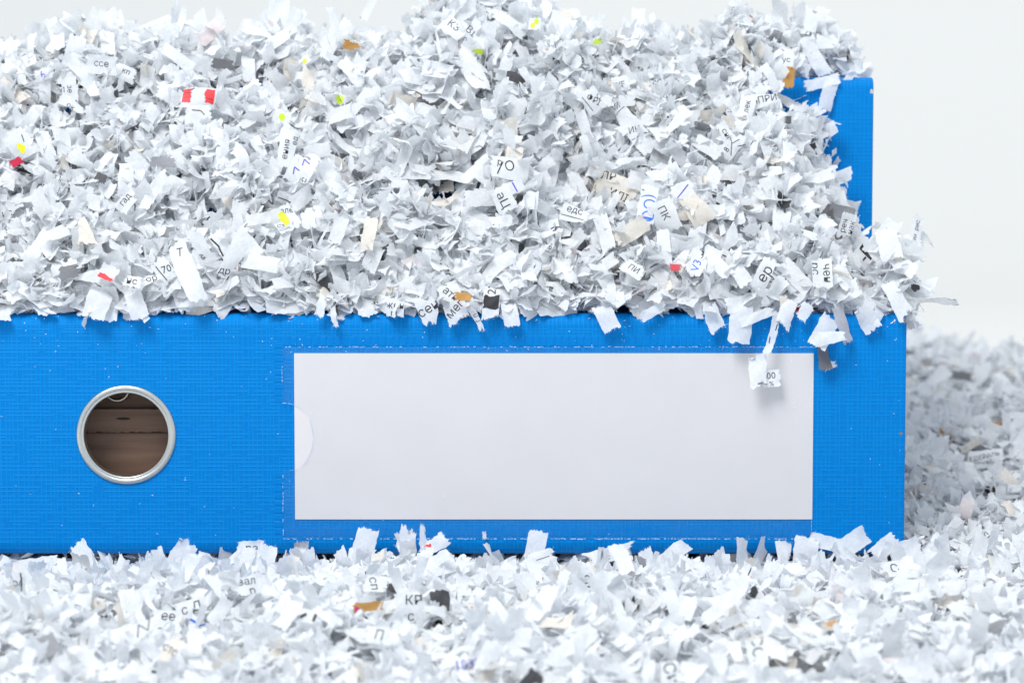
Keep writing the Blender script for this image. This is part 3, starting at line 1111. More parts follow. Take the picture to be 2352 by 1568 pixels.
S(1170, 388, 90, 50, -10, 'shred with a bold black О and an underline near the middle', 'the bold round-letter shred', ink=(T('О', 5.2, 0, 0.8, 20), ('l', -4, -2.5, -2.5, 2, 0.4, 'black'), T('р', 3.4, -3.6, 1.6)))
S(1182, 430, 26, 44, -65, 'narrow shred with one violet pen dash near the middle', ink=(('l', -2.4, 0, 2.4, 0.2, 0.45, 'violet'),))
S(1317, 492, 60, 44, -18, 'shred printed едс with an underline in the dark hollow', 'the underlined hollow shred', ink=(T('едс', 3.6, 0, 1.4, 4), ('l', -4, -1.2, 4, -1.0, 0.25, 'black')))
S(1568, 440, 50, 42, 20, 'white shred with a violet pen slash right of the blue print', ink=(('l', -2.6, -1.6, 2.6, 1.6, 0.45, 'violet'),))
S(430, 625, 150, 48, -66, 'long white strip printed Т sloping to the lower left of the heap', 'the long T-printed strip', ink=(T('Т', 4.2, -7.2, 0.4, 70),), ka=-0.015, kb=0.01, lift=0.007)
S(532, 598, 92, 44, 58, 'bent white strip printed др in the lower left of the heap', 'the bent two-letter strip', ink=(T('др', 3.8, -4.2, 0, -70),), ka=-0.06)
S(378, 622, 56, 40, -50, 'shred printed 70 with a black line in the lower left', 'the 70-printed shred', ink=(T('70', 3.8, 0, 0.8, 70), ('l', -3, -1.4, 3, -1.4, 0.3, 'black')))
S(348, 640, 40, 28, 15, 'shred printed ор tucked left of the one printed 70', ink=(T('ор', 3.6, 0, 0),))
S(303, 646, 40, 26, -8, 'shaded shred printed нс near the binder edge, left', ink=(T('нс', 3.6, 0, 0),))
S(508, 560, 66, 34, -55, 'white shred with a thick black curved stroke, lower left', 'the black-stroked shred', ink=(('l', -3.8, -1.9, 0, -1.2, 0.55, 'black'), ('l', 0, -1.2, 3.8, -1.9, 0.55, 'black')), ka=-0.03)
S(157, 624, 44, 30, 10, 'grey halftone scrap in the lower left of the heap', tint=GREYP * 1.5)
S(248, 628, 36, 40, 60, 'white shred with a pink-red stripe in the lower left', 'the pink-striped shred', ink=(('r', -0.9, -0.4, -0.8, 0.9, 'red'),))
S(16, 490, 56, 30, 60, 'white shred printed ис at the left picture edge', ink=(T('ис', 3.6, 0, 0, -50),))
S(292, 462, 64, 36, 50, 'white shred with scattered letters гад left of centre', 'the three-letter shred at left', ink=(T('гад', 3.2, 0, 0.8, 0),))
S(1490, 648, 90, 60, 8, 'shred printed СУММА in brown-black capitals above the label', 'the brown-black capitals shred', ink=(T('СУММА', 3.0, 0.5, 2.2, 4), T('ЮСНО', 2.9, -1.2, -0.8, -4), T('ЗА', 2.8, -3.4, -3.2, -10)), kw=-0.05, lift=0.006)
S(1456, 618, 56, 34, -30, 'strip printed ПИ just left of the СУММА shred', ink=(T('ПИ', 3.2, 0, 0),))
S(1540, 655, 40, 34, -85, 'shred with sideways letters да right of the СУММА shred', ink=(T('да', 3.2, 0, 0),))
S(1755, 628, 72, 44, -115, 'white shred printed with a large slanted ер', 'the large slanted ep shred', ink=(T('ер', 5.4, 0, 0.4, 170),), lift=0.006)
S(1888, 628, 66, 46, -86, 'white shred printed sideways чен рс near the right corner', 'the sideways two-row corner shred', ink=(T('чен', 4.2, 0, 1.6), T('рс', 4.2, -1.6, -2.2)), lift=0.006, torn=0)
S(1600, 610, 44, 36, 60, 'blue-printed crumpled scrap right of the СУММА shred', 'the blue-printed scrap', ink=(T('V3', 4.2, 0, 0, 10, 'blue'),))
S(1550, 614, 22, 16, 0, 'tiny coral-red scrap in the lower right of the heap', tint=np.array([0.72, 0.10, 0.12]))
S(1832, 706, 32, 18, -10, 'crimson scrap at the binder edge above the label end', 'the crimson edge scrap', tint=np.array([0.5, 0.02, 0.06]), y=0.003, lift=0.0)
S(1800, 696, 34, 18, 96, 'small beige rectangular scrap above the hanging strips', tint=CREAM * 0.98, torn=0.0, jag=0.1, y=-0.001, lift=0)
S(1980, 592, 92, 46, 48, 'shred half printed black with a thick stem line, right corner', 'the black-topped shred', ink=(('r', 0.25, 1, -0.8, 0.9, 'black'), ('l', 1.4, -0.8, -3.4, -0.6, 0.6, 'black'), T('Г', 3.4, -4, -2.0, -40)), lift=0.006, torn=0.2)
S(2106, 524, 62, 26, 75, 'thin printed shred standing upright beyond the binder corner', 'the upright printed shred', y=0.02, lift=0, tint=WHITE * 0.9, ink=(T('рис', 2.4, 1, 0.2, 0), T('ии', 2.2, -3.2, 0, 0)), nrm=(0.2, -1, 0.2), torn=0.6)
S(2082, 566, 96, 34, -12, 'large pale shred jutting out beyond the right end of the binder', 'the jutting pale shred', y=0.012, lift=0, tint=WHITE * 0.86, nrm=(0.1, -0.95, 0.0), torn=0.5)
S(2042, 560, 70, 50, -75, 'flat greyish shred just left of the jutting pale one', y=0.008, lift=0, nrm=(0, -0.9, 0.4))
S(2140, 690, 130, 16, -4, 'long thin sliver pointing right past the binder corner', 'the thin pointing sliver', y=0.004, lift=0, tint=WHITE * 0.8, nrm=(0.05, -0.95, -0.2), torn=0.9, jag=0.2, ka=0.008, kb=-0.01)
S(2092, 720, 80, 40, 82, 'shaded shred hanging down behind the right corner', 'the shred behind the corner', y=0.03, lift=0, nrm=(0.3, -0.9, 0.1), ka=0.02, kb=-0.05)
S(2062, 690, 96, 44, -62, 'torn white shred drooping over the right corner of the lower binder', 'the drooping corner shred', y=-0.002, lift=0, nrm=(0.1, -0.95, 0.3), ka=0.02, kb=-0.05, torn=0.5)

# --- pieces hanging over the front edge of the lower binder
def H(px, py, Lp, Wp, ang, label, call=None, **kw):
    kw.setdefault('y', -0.0028)
    kw.setdefault('lift', 0.0)
    kw.setdefault('nrm', (0.05, -1, 0.22))
    kw.setdefault('ka', -0.09)
    kw.setdefault('kb', 0.015)
    return S(px, py, Lp, Wp, ang, label, call, group=HANG, **kw)


H(313, 700, 66, 40, 108, 'white strip hanging over the blue edge above the metal ring', 'the strip above the ring')
H(226, 690, 84, 56, 70, 'broad folded shred hanging over the blue edge left of the ring', 'the broad folded edge shred', crease=(1.0, -0.5, 0.6))
H(768, 728, 46, 12, 100, 'narrow twisted sliver dangling from the edge above the label corner', 'the dangling sliver', tw=0.12, torn=0.6)
H(738, 700, 50, 20, 75, 'small shred on the edge left of the dangling sliver', None)
H(908, 706, 40, 40, 88, 'small white square printed жен м hanging over the edge', 'the small lettered hanging square', ink=(T('жен', 3.6, 0.6, 0.1, -90), T('м', 3.4, -2.0, 0.4, -90)), torn=0.1)
H(983, 712, 60, 66, 100, 'torn white shred printed сен hanging over the edge', 'the torn cen-printed hanging shred', ink=(T('сен', 5.0, 0.4, -0.2, -68),), torn=0.6, jag=0.8)
H(1042, 696, 100, 50, 108, 'strip printed ать and мег hanging over the edge', 'the two-word hanging strip', ink=(T('ать', 4.2, 3.2, 0, -150), T('мег', 4.4, -2.0, 0.2, -60)), torn=0.5)
H(1063, 681, 34, 18, -4, 'tiny scrap printed in copper brown lying on the lettered hanging strip', 'the copper scrap', tint=BROWNP * 1.3, y=-0.0062, ka=0, kb=0)
H(1094, 730, 60, 18, 115, 'narrow printed sliver hanging right of the lettered strips', None, ink=(T('г п', 2.6, 0, 0),), torn=0.5)
H(1128, 698, 78, 38, 85, 'hanging shred with a solid black printed block and figure 2', 'the black-blocked hanging shred', ink=(('r', -0.25, 0.5, -1, 1, 'black'), T('2', 4.4, 4.2, 0, 0)), tint=WHITE)
H(1173, 724, 50, 36, 100, 'plain white square shred hanging right of the black-blocked one', 'the plain hanging square', torn=0.1)
H(1392, 727, 66, 42, 117, 'plain white rectangle hanging over the edge above the label middle', 'the hanging rectangle', torn=0.15)
H(1500, 715, 64, 22, 28, 'white strip lying slantwise on the edge above the label', None, ka=-0.02, kb=-0.02)
H(1640, 730, 66, 38, 110, 'white pointed shred hanging over the edge above the label', 'the pointed hanging shred', torn=0.9)
H(1702, 742, 90, 52, 84, 'big curled double shred hanging in front of the label pocket', 'the big curled hanging shred', kw=-0.12, y=-0.004)
H(1737, 728, 80, 22, 22, 'narrow strip bridging the two curled hanging shreds', None, y=-0.0035, ka=0.0, kb=0.0)
H(1806, 720, 74, 34, 72, 'curved white shred hanging right of the beige scrap', 'the curved hanging shred', kw=-0.1, side=-0.012)
H(1776, 765, 100, 18, 76, 'thin twisted strip dangling down to the label', 'the thin dangling strip', tw=0.05, y=-0.004, ink=(('l', -3.5, 0.4, -1.5, 0.7, 0.3, 'black'), ('l', 1, -0.5, 3.2, -0.8, 0.3, 'black')), ka=-0.02, kb=0.02, side=0.012)
H(1741, 852, 84, 40, 93, 'white shred dangling in front of the blank label at the end of a thin strip', 'the dangling label shred', y=-0.0055, ka=0.01, kb=-0.02, kw=-0.06, ink=(('l', -4.2, 0.2, -3.8, -1.4, 0.5, 'grey'),))
H(1769, 869, 42, 40, 6, 'scrap printed 00 peeking out behind the dangling label shred', None, y=-0.0038, ink=(T('00', 3.4, 0.4, 0.8), T('%', 2.4, 0.2, -1.8)), ka=0.06, kb=0.0, torn=0)
H(1893, 762, 84, 44, 60, 'curled white loop shred hanging near the right end of the label', 'the curled loop shred', y=-0.0035, kw=-0.05, ka=-0.1, kb=0.09)
H(1906, 775, 66, 36, 8, 'white rectangle lying across the curled loop shred', None, y=-0.007, ka=0.0, kb=0.0, torn=0.2)
H(1935, 745, 84, 24, 108, 'grey speckled narrow strip hanging behind the white rectangle', None, tint=GREYP * 3.0, y=-0.0018, ka=-0.03)
H(1892, 818, 60, 32, 98, 'dark grey halftone strip hanging below the curled loop', 'the grey hanging strip', tint=GREYP * 1.2, y=-0.0022, ka=0.0, kb=0.05)
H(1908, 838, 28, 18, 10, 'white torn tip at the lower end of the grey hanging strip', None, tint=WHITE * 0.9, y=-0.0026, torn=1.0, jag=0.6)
H(1990, 728, 72, 44, 122, 'white folded shred hanging over the edge near the right corner', 'the hanging corner shred', crease=(-2.0, 0.5, 0.6))
H(1848, 716, 40, 26, 60, 'small torn shred on the edge above the label end', None, torn=0.7)

# --- on and above the upper binder
S(1902, 216, 74, 32, 76, 'rounded white strip leaning against the face of the upper binder', 'the strip on the upper binder', y=B2Y - 0.002, lift=0, nrm=(0.1, -1, 0.15), ka=-0.03, kb=-0.02, side=-0.01, torn=0.2)
S(1888, 190, 80, 26, 14, 'curled shred lying along the top of the upper binder', 'the curled top shred', y=B2Y - 0.001, lift=0, nrm=(0, -0.9, 0.3), ka=0.03, kb=0.03)
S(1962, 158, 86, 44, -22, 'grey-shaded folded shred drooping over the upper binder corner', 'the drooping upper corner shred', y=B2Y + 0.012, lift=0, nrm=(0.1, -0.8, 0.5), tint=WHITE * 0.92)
S(1862, 44, 62, 28, 84, 'white strip standing upright on the skyline at the right', 'the upright right skyline strip', y=0.10, lift=0, nrm=(0.2, -1, 0.2), torn=0.4, jag=0.4)
S(1896, 100, 44, 36, -12, 'small white square below the right skyline strip', None, y=0.094, lift=0, nrm=(0, -1, 0.3), torn=0.1)
S(1870, 130, 100, 36, -62, 'long curved shred at the right shoulder of the heap', 'the long curved shoulder shred', y=0.092, lift=0, nrm=(0.1, -0.9, 0.4), side=0.012, kb=0.04)
S(1465, 50, 60, 30, 86, 'white strip standing up on the skyline right of the tall mound', 'the skyline strip right of the mound', y=0.115, lift=0, nrm=(-0.2, -1, 0.2))
S(240, 48, 44, 40, 70, 'white square standing up on the left skyline', 'the left skyline square', y=0.12, lift=0, nrm=(0.1, -1, 0.3))
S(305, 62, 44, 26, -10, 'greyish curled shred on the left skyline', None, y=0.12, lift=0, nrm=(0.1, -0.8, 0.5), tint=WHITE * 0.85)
S(415, 62, 70, 30, 15, 'curled shred lying on the skyline left of the first peak', 'the curled skyline shred', y=0.12, lift=0, ka=-0.07, nrm=(0, -0.9, 0.4))
S(572, 100, 50, 26, 82, 'white strip standing up just left of the first peak', None, y=0.105, lift=0, nrm=(0.1, -1, 0.2))
S(638, 35, 70, 46, 80, 'blurred pale shred standing on top of the first peak', 'the first peak shred', y=0.14, lift=0, nrm=(0, -1, 0.2))
S(848, 18, 60, 18, 65, 'thin crooked sliver rising into the sky left of the mound', 'the rising sliver', y=0.14, lift=0, nrm=(0, -1, 0.2), tw=0.06)

# --- front layer
FR = 'shreds in the layer in front of the lower binder'


def F(px, py, Lp, Wp, ang, label, call=None, **kw):
    return S(px, py, Lp, Wp, ang, label, call, group=FR, **kw)


F(200, 1290, 110, 46, 122, 'torn white strip leaning up against the bottom of the binder, left', 'the leaning left strip', y=-0.006, lift=0, nrm=(0.1, -0.9, 0.45), torn=0.5)
F(80, 1300, 110, 44, 10, 'broad white shred bridging the dark gap under the binder, far left', 'the bridging left shred', y=-0.008, lift=0, nrm=(0, -0.7, 0.7))
F(412, 1282, 100, 50, 58, 'white strip with a frayed tip leaning up below the ring', 'the frayed strip below the ring', y=-0.006, lift=0, nrm=(0, -0.9, 0.45), torn=0.4, jag=0.8)
F(577, 1262, 56, 40, 4, 'torn shred printed ра at the foot of the binder', 'the torn pa-printed foot shred', y=-0.006, lift=0, nrm=(0, -0.95, 0.4), ink=(T('ра', 4.2, 0.2, 0.4, -4),), torn=0.6)
F(612, 1290, 80, 40, 80, 'large white square below the shred printed ра', None, y=-0.009, lift=0, nrm=(0, -0.9, 0.5))
F(680, 1310, 110, 22, 62, 'narrow white strip leaning below the label corner', 'the narrow leaning strip', y=-0.012, lift=0, nrm=(0.1, -0.9, 0.5))
F(690, 1262, 44, 30, 80, 'white shred with a grey speckled tip below the label corner', None, y=-0.005, lift=0, nrm=(0, -0.95, 0.4), patch_tint=(0.2, 1.0, GREYP * 2.4))
F(836, 1258, 90, 52, 76, 'tall torn shred standing against the binder under the label', 'the tall torn shred', y=-0.007, lift=0, nrm=(0, -0.95, 0.35), torn=0.5)
F(843, 1318, 72, 40, 12, 'white shred printed елк under the left part of the label', 'the three-letter shred under the label', ink=(T('елк', 4.4, 0, 0),), nrm=(-0.1, -0.9, 0.5))
F(934, 1240, 64, 48, 78, 'frayed white shred sticking up over the pocket seam', 'the frayed upright shred', y=-0.006, lift=0, nrm=(0, -1, 0.3), torn=0.4, jag=0.8)
F(972, 1236, 62, 22, 96, 'thin pointed spike of paper beside the frayed upright shred', 'the pointed spike', y=-0.006, lift=0, nrm=(0.4, -1, 0.2), torn=1.0)
F(1000, 1250, 56, 40, 35, 'torn white shred with a coral-red spot under the label', 'the red-spotted shred', y=-0.008, lift=0, nrm=(0, -0.95, 0.4), ink=(('b', -2.8, 0.8, 1.6, 0.8, 'red'),), torn=0.6)
F(1000, 1300, 90, 56, 20, 'large white shred lying below the red-spotted one', None, lift=0.004)
F(1113, 1229, 16, 8, 95, 'tiny white fleck stuck to the pocket seam', None, y=-0.0014, lift=0, nrm=(0, -1, 0))
F(1232, 1248, 56, 44, 80, 'white square shred standing against the binder below the label middle', 'the standing square', y=-0.006, lift=0, nrm=(-0.1, -1, 0.25), torn=0.15)
F(1246, 1284, 70, 44, 15, 'white shred with a fine line at the foot of the standing square', None, y=-0.009, lift=0, nrm=(0, -0.85, 0.5), ink=(('l', -2.0, 0.2, 2.6, 0.6, 0.2, 'black'),))
F(1210, 1296, 40, 40, 50, 'grey speckled scrap in the gap under the binder', 'the grey gap scrap', y=-0.006, lift=0, nrm=(0, -0.9, 0.4), tint=GREYP * 2.6)
F(1400, 1272, 120, 40, 14, 'long torn white shred lying at the foot of the binder right of centre', 'the long torn foot shred', y=-0.007, lift=0, nrm=(0, -0.8, 0.6), torn=0.5)
F(1485, 1285, 60, 30, 100, 'white pointed shred below the right part of the label', None, y=-0.008, lift=0, nrm=(0, -0.9, 0.4), torn=0.8)
F(1550, 1268, 100, 36, 42, 'bent white strip arching up against the binder under the label', 'the arching strip', y=-0.008, lift=0, nrm=(0, -0.9, 0.45), crease=(2.5, -0.8, 0.7))
F(1350, 1338, 80, 52, -70, 'white shred printed sideways ой in the front layer', 'the sideways shred in the front layer', ink=(T('ой', 4.0, -0.5, 0, -20),))
F(1690, 1282, 54, 20, 4, 'dark grey fringed strip in the gap under the binder, right', 'the dark fringed strip', y=-0.006, lift=0, nrm=(0, -0.85, 0.5), tint=GREYP * 1.1)
F(1806, 1268, 50, 24, 84, 'narrow white tuft standing at the binder foot', 'the narrow tuft', y=-0.006, lift=0, nrm=(0, -1, 0.2), torn=0.7)
F(1850, 1272, 90, 56, 85, 'tall white shred standing under the right end of the label', 'the tall right shred', y=-0.008, lift=0, nrm=(-0.2, -1, 0.25), torn=0.3)
F(1890, 1244, 84, 36, -12, 'flat white shred behind the tall right shred', None, y=-0.006, lift=0, nrm=(0, -0.85, 0.5))
F(1958, 1246, 100, 46, 36, 'bright folded shred rising to a peak before the right end of the binder', 'the bright peaked shred', y=-0.008, lift=0, nrm=(0.1, -0.9, 0.4), crease=(2, -0.6, 0.5))
F(2032, 1256, 62, 40, 40, 'white square leaning right of the bright peaked shred', 'the leaning square', y=-0.007, lift=0, nrm=(-0.1, -0.95, 0.4))
F(2080, 1262, 66, 44, 15, 'white shred leaning on the bottom right corner of the binder', None, y=-0.006, lift=0, nrm=(0.1, -0.95, 0.4), torn=0.5)
F(2150, 1272, 92, 50, -70, 'tall white shred standing just right of the binder', 'the tall shred right of the binder', y=-0.004, lift=0, nrm=(0.1, -0.95, 0.3))
F(2258, 1250, 80, 44, 40, 'shred with a row of black printed marks right of the binder', 'the black-marked right shred', y=0.004, lift=0, nrm=(0, -0.9, 0.4), ink=(T('ТАТИ', 3.2, 0, 2.0, 5), ('l', -4, 0.6, 4, 0.8, 0.25, 'black')))
F(440, 1396, 70, 44, 18, 'white shred with spaced letters с Д in the front left', 'the shred with spaced letters', ink=(T('с Д', 4.4, 0, 0, 0),))
F(382, 1432, 64, 62, -4, 'white shred printed in two rows ее отт in the front left', 'the two-row shred', ink=(T('ее', 4.2, 0.4, 2.2, -3), T('отт', 4.0, 0, -2.2, -3)), torn=0.1)
F(332, 1440, 60, 44, 30, 'white shred with a faint grey handwritten scrawl, front left', None, ink=(('l', -3, -1.6, -1, 1.6, 0.4, 'grey'), ('l', -1, 1.6, 0.4, -1.2, 0.4, 'grey'), ('l', 0.4, -1.2, 2.6, 1.8, 0.4, 'grey')))
F(452, 1432, 44, 28, -35, 'shred with two bright blue pen dashes in the front left', 'the blue-dashed shred', ink=(('l', -2.6, 0, 0.2, 0.3, 0.7, 'blue'), ('l', 0.8, -0.4, 2.4, 1.4, 0.45, 'blue')))
F(392, 1492, 62, 44, 45, 'beige shred printed сто in the front left', 'the beige lettered front shred', tint=CREAM * 0.97, ink=(T('сто', 3.6, 0, 0, -78),), torn=0.1)
F(118, 1487, 70, 40, -62, 'dark grey folded shred in the bottom left corner area', 'the dark grey folded shred', tint=GREYP * 2.2, crease=(0, 0.5, 0.5))
F(845, 1392, 66, 22, 5, 'brown and magenta printed scrap in the front layer', 'the brown and magenta scrap', tint=BROWNP * 1.4, ink=(('b', -3.6, -0.4, 1.1, 0.9, 'magenta'),))
F(945, 1396, 76, 66, 0, 'white square printed КР over Рс in the front middle', 'the KP-printed front square', ink=(T('КР', 4.4, 0.6, 2.2, 0), T('Рс', 4.4, -1.4, -2.4, 0)), torn=0.1)
F(866, 1340, 62, 40, -5, 'shaded shred with bold black letters сп in the front middle', 'the shaded bold-lettered front shred', ink=(T('сп', 4.2, -1, 0, -80),))
F(868, 1458, 60, 40, -5, 'white shred with a bold black П in the front middle', 'the bold gate-shaped letter shred', ink=(T('П', 4.2, 0.4, 0, -8),))
F(710, 1415, 46, 30, -10, 'white shred with two short thick black marks, front', 'the shred with two black marks', ink=(('l', -2.6, -0.6, -0.8, 0.6, 0.9, 'black'), ('l', 1.6, -1.2, 1.8, 1, 0.9, 'black')))
F(570, 1345, 90, 46, 12, 'white shred with small letters вал and р below the binder', 'the small-lettered shred below the ring', ink=(T('вал', 3.6, 0, 1.4, -8), T('р.', 4.0, 1.2, -1.8, -8)))
F(1958, 1348, 44, 30, 4, 'white shred with a short thick black bar in the front right', 'the black-barred front shred', ink=(('r', -0.7, 0.6, 0.1, 0.6, 'black'),))
F(2058, 1305, 60, 44, 10, 'white shred printed with a thin С in the front right', 'the thin C front shred', ink=(T('С:', 4.6, 0, 0, 0),))
F(1905, 1436, 40, 24, 12, 'small beige and brown printed scrap in the front right', 'the small beige scrap', tint=CREAM * 0.8, ink=(('r', -0.2, 0.7, -0.2, 0.8, 'brown'),))
F(1740, 1500, 66, 50, -85, 'blurred white shred with bold marks at the front edge right', 'the bold-marked front shred', ink=(T('ССМ', 4.6, 0, 0, 0),))
F(1075, 1530, 80, 40, 5, 'blurred shred with violet numbers at the bottom middle', 'the violet-numbered shred', ink=(T('1837', 4.2, 0, 0.6, 4, 'violet'), T('нк', 3.2, -1, -2.6)))
F(1540, 1545, 56, 44, -90, 'blurred white shred with heavy black letters at the bottom edge', 'the heavy-lettered bottom shred', ink=(T('Сй', 5, 0, 0, 20),))
F(1120, 1545, 60, 24, 45, 'blurred brown creased scrap at the bottom edge', None, tint=CREAM * 0.75, crease=(0, 0.7, 0.5))
F(1660, 1390, 120, 30, 40, 'long thin white strip in the front layer right of centre', 'the long thin front strip', ka=0.02)
F(1240, 1400, 130, 48, 66, 'long plain white strip leaning in the front layer', 'the long plain front strip', ka=-0.02)

# --- right, behind the binder
BK = 'shreds heaped beyond the right end of the lower binder'
S(2290, 980, 50, 24, -4, 'orange-brown scrap printed 99 in the heap beyond the binder', 'the orange-brown scrap', tint=BROWNP * 1.25, ink=(T('99', 3.4, 1.8, 0, 80),), group=BK, torn=0.1)
S(2222, 1028, 70, 20, 38, 'beige narrow strip in the heap beyond the binder', 'the beige back strip', tint=CREAM * 0.85, group=BK)
S(2262, 1052, 84, 40, 10, 'arched shred with rows of printed capitals beyond the binder', 'the arched printed shred', ink=(T('ЕДЕРАЛЬ', 2.8, 0, 0.6, 4), T('СЛУЖБА', 2.2, 0, -2.0, 2)), kw=-0.08, group=BK)
S(2208, 862, 48, 18, -10, 'blurred dark grey scrap in the far heap', 'the dark far scrap', tint=GREYP * 1.3, group=BK)
S(2090, 822, 34, 50, 70, 'blurred dark scrap right beside the binder in the far heap', None, tint=GREYP * 1.2, group=BK)
S(2100, 968, 60, 24, 75, 'small white shred standing beside the binder end', 'the white shred by the binder end', group=BK)
S(2170, 1110, 70, 44, 66, 'grey-shaded upright shred in the shadow beside the binder', 'the shaded upright shred', group=BK)
S(2232, 1100, 60, 46, -55, 'square shred in the shadow right of the shaded upright one', None, group=BK)

# --- plain neighbours of those pieces until about 300 single shreds stand
DIRS = [('left of', -1, 0), ('right of', 1, 0), ('below', 0, 1), ('above', 0, -1)]
prng = random.Random(21)
order = [(l, d) for d in DIRS for l in LAND]
for (qx, qy, hs, call), (word, dx, dy) in order:
    if N_SHRED[0] >= 300:
        break
    Lp, Wp = prng.uniform(48, 88), prng.uniform(26, 38)
    for k in range(3):
        g = hs * 0.75 + prng.uniform(26, 40)
        px, py = qx + dx * g + prng.uniform(-8, 8), qy + dy * g + prng.uniform(-8, 8)
        if not (8 < px < 2344 and 30 < py < 1560):
            continue
        if 716 < py < 1290 and px < 2085:
            continue
        if min(((px - a_) ** 2 + (py - b_) ** 2) ** 0.5 - 0.30 * c_ for a_, b_, c_ in MARKS) < 24:
            continue
        h = hit(px, py)
        if h is None:
            continue
        lab = f'plain white paper shred just {word} {call}'
        if word in ('left of', 'right of'):
            lab = f'plain white paper shred just to the {word} {call}'
        cr = (prng.uniform(-2, 2), prng.choice((-1, 1)) * prng.uniform(0.4, 0.9), 0.6) if prng.random() < 0.3 else None
        if shred(px, py, Lp, Wp, prng.uniform(0, 180), lab, 'plain shreds lying on the heap', lean=prng.uniform(0.25, 0.8), lift=0.002, crease=cr,
                 torn=prng.uniform(0, 0.5), clear=0.75) is not None:
            break


# ------------------------------------------------------------------ the mass of shreds
def proto(rng, kind, hi):
    r = rng.random()
    curl = 0.11
    if r < 0.46:
        L, W = rng.uniform(6.5, 11.5), rng.uniform(3.3, 4.9)
    elif r < 0.60:
        L, W = rng.uniform(11, 18), rng.uniform(2.8, 4.4)
    elif r < 0.72:
        L, W, curl = rng.uniform(7, 15), rng.uniform(1.0, 2.4), 0.16
    elif r < 0.86:
        L, W, curl = rng.uniform(5, 9), rng.uniform(3.5, 5.5), 0.26
    else:
        L, W = rng.uniform(2.5, 5), rng.uniform(1.8, 3.6)
    cr = None
    if rng.random() < 0.45:
        cr = (rng.uniform(-L / 4, L / 4), rng.choice([-1, 1]) * rng.uniform(0.4, 1.5), rng.uniform(0.3, 0.9))
    bd = Bend(L, rng.normal(0, curl), rng.normal(0, curl), rng.normal(0, 0.07), rng.normal(0, 0.08), cr, rng.normal(0, 0.010), 0.21, rng)
    nu_, nv_ = (int(np.clip(L / 1.6, 3, 8)), 4 if W > 3 else 2) if hi else (4, 2)
    uv, tr = strip(L, W, nu_, nv_, rng, 0.26, rng.uniform(0, 0.5), hi)
    v3 = bd(uv[:, 0], uv[:, 1])
    mi = np.zeros(len(tr), int)
    if kind == 'text':
        it = []
        rot = rng.choice([0, 90, 90, 180, 20])
        for k in range(rng.integers(1, 3)):
            it.append(('t', str(rng.choice(WORDS)), rng.uniform(1.9, 2.9), rng.uniform(-L / 3, L / 3), rng.uniform(-W / 3, W / 3), rot, 'black'))
        if rng.random() < 0.3:
            it.append(('l', -L / 2, rng.uniform(-W / 3, W / 3), L / 2, rng.uniform(-W / 3, W / 3), 0.3, 'black'))
        t = ink_tris(it, L, W, bd).get('black')
        if t is not None:
            tr = np.concatenate([tr, np.arange(len(t) * 3).reshape(-1, 3) + len(v3)])
            v3 = np.concatenate([v3, t.reshape(-1, 3)])
            mi = np.concatenate([mi, np.ones(len(t), int)])
    return v3 * MM, tr, mi


PR = np.random.default_rng(77)
P_HI = [proto(PR, 'plain', True) for _ in range(130)]
P_LO = [proto(PR, 'plain', False) for _ in range(60)]
P_TX = [proto(PR, 'text', True) for _ in range(60)]


def frames(n_, rng, normals, spread, along=None):
    nn = normals + rng.normal(0, 1, (n_, 3)) * np.reshape(spread, (-1, 1))
    nn /= np.linalg.norm(nn, axis=1, keepdims=True)
    t = rng.normal(0, 1, (n_, 3)) if along is None else along + rng.normal(0, 0.8, (n_, 3))
    t -= nn * (t * nn).sum(1, keepdims=True)
    t /= np.linalg.norm(t, axis=1, keepdims=True)
    return np.stack([t, np.cross(nn, t), nn], -1)


def scatter(fn, n_, x0, x1, y0, y1, depth, floor, rng, spread):
    x = rng.uniform(x0, x1, n_)
    y = rng.uniform(y0, y1, n_)
    e = 0.0015
    z = fn(x, y)
    nx_ = -(fn(x + e, y) - fn(x - e, y)) / (2 * e)
    ny_ = -(fn(x, y + e) - fn(x, y - e)) / (2 * e)
    if floor == 0.0:
        nx_, ny_ = nx_ * 0.35, ny_ * 0.35
    nm = np.stack([np.clip(nx_, -1.5, 1.5), np.clip(ny_, -1.5, 1.5), np.ones(n_)], 1)
    nm /= np.linalg.norm(nm, axis=1, keepdims=True)
    d = rng.uniform(0, 1, n_) ** 1.25 * depth
    p = np.stack([x, y, z], 1) - nm * d[:, None]
    p[:, 2] = np.maximum(p[:, 2], floor + rng.uniform(0.0006, 0.002, n_))
    if floor == 0.0:        # next to the spine they lie flat
        spread = np.where((y < 0) & (y > -0.022), spread * 0.5, spread)
    return p, frames(n_, rng, nm, spread), d


def clear_heroes(p):
    """drop loose shreds that would lie on top of the single ones"""
    v = p - np.array(CAM)
    zc = v @ np.array(FWD)
    qx = PW / 2 + FPX * (v @ np.array(RIGHT)) / zc
    qy = PH / 2 - FPX * (v @ np.array(UP)) / zc
    keep = np.ones(len(p), bool)
    for hx_, hy_, c_, s_, hl, hw, hd in HERO_BOX:
        dx, dy = qx - hx_, -(qy - hy_)
        a_, b_ = dx * c_ + dy * s_, -dx * s_ + dy * c_
        keep &= ~((np.abs(a_) < hl + 20) & (np.abs(b_) < hw + 22) & (zc < hd + 0.0015) & (zc > hd - 0.009))
    return keep


def in_view(p, m_=90):
    v = p - np.array(CAM)
    zc = v @ np.array(FWD)
    qx = PW / 2 + FPX * (v @ np.array(RIGHT)) / zc
    qy = PH / 2 - FPX * (v @ np.array(UP)) / zc
    return (qx > -m_ * 4) & (qx < PW + m_ * 4) & (qy < PH + m_)


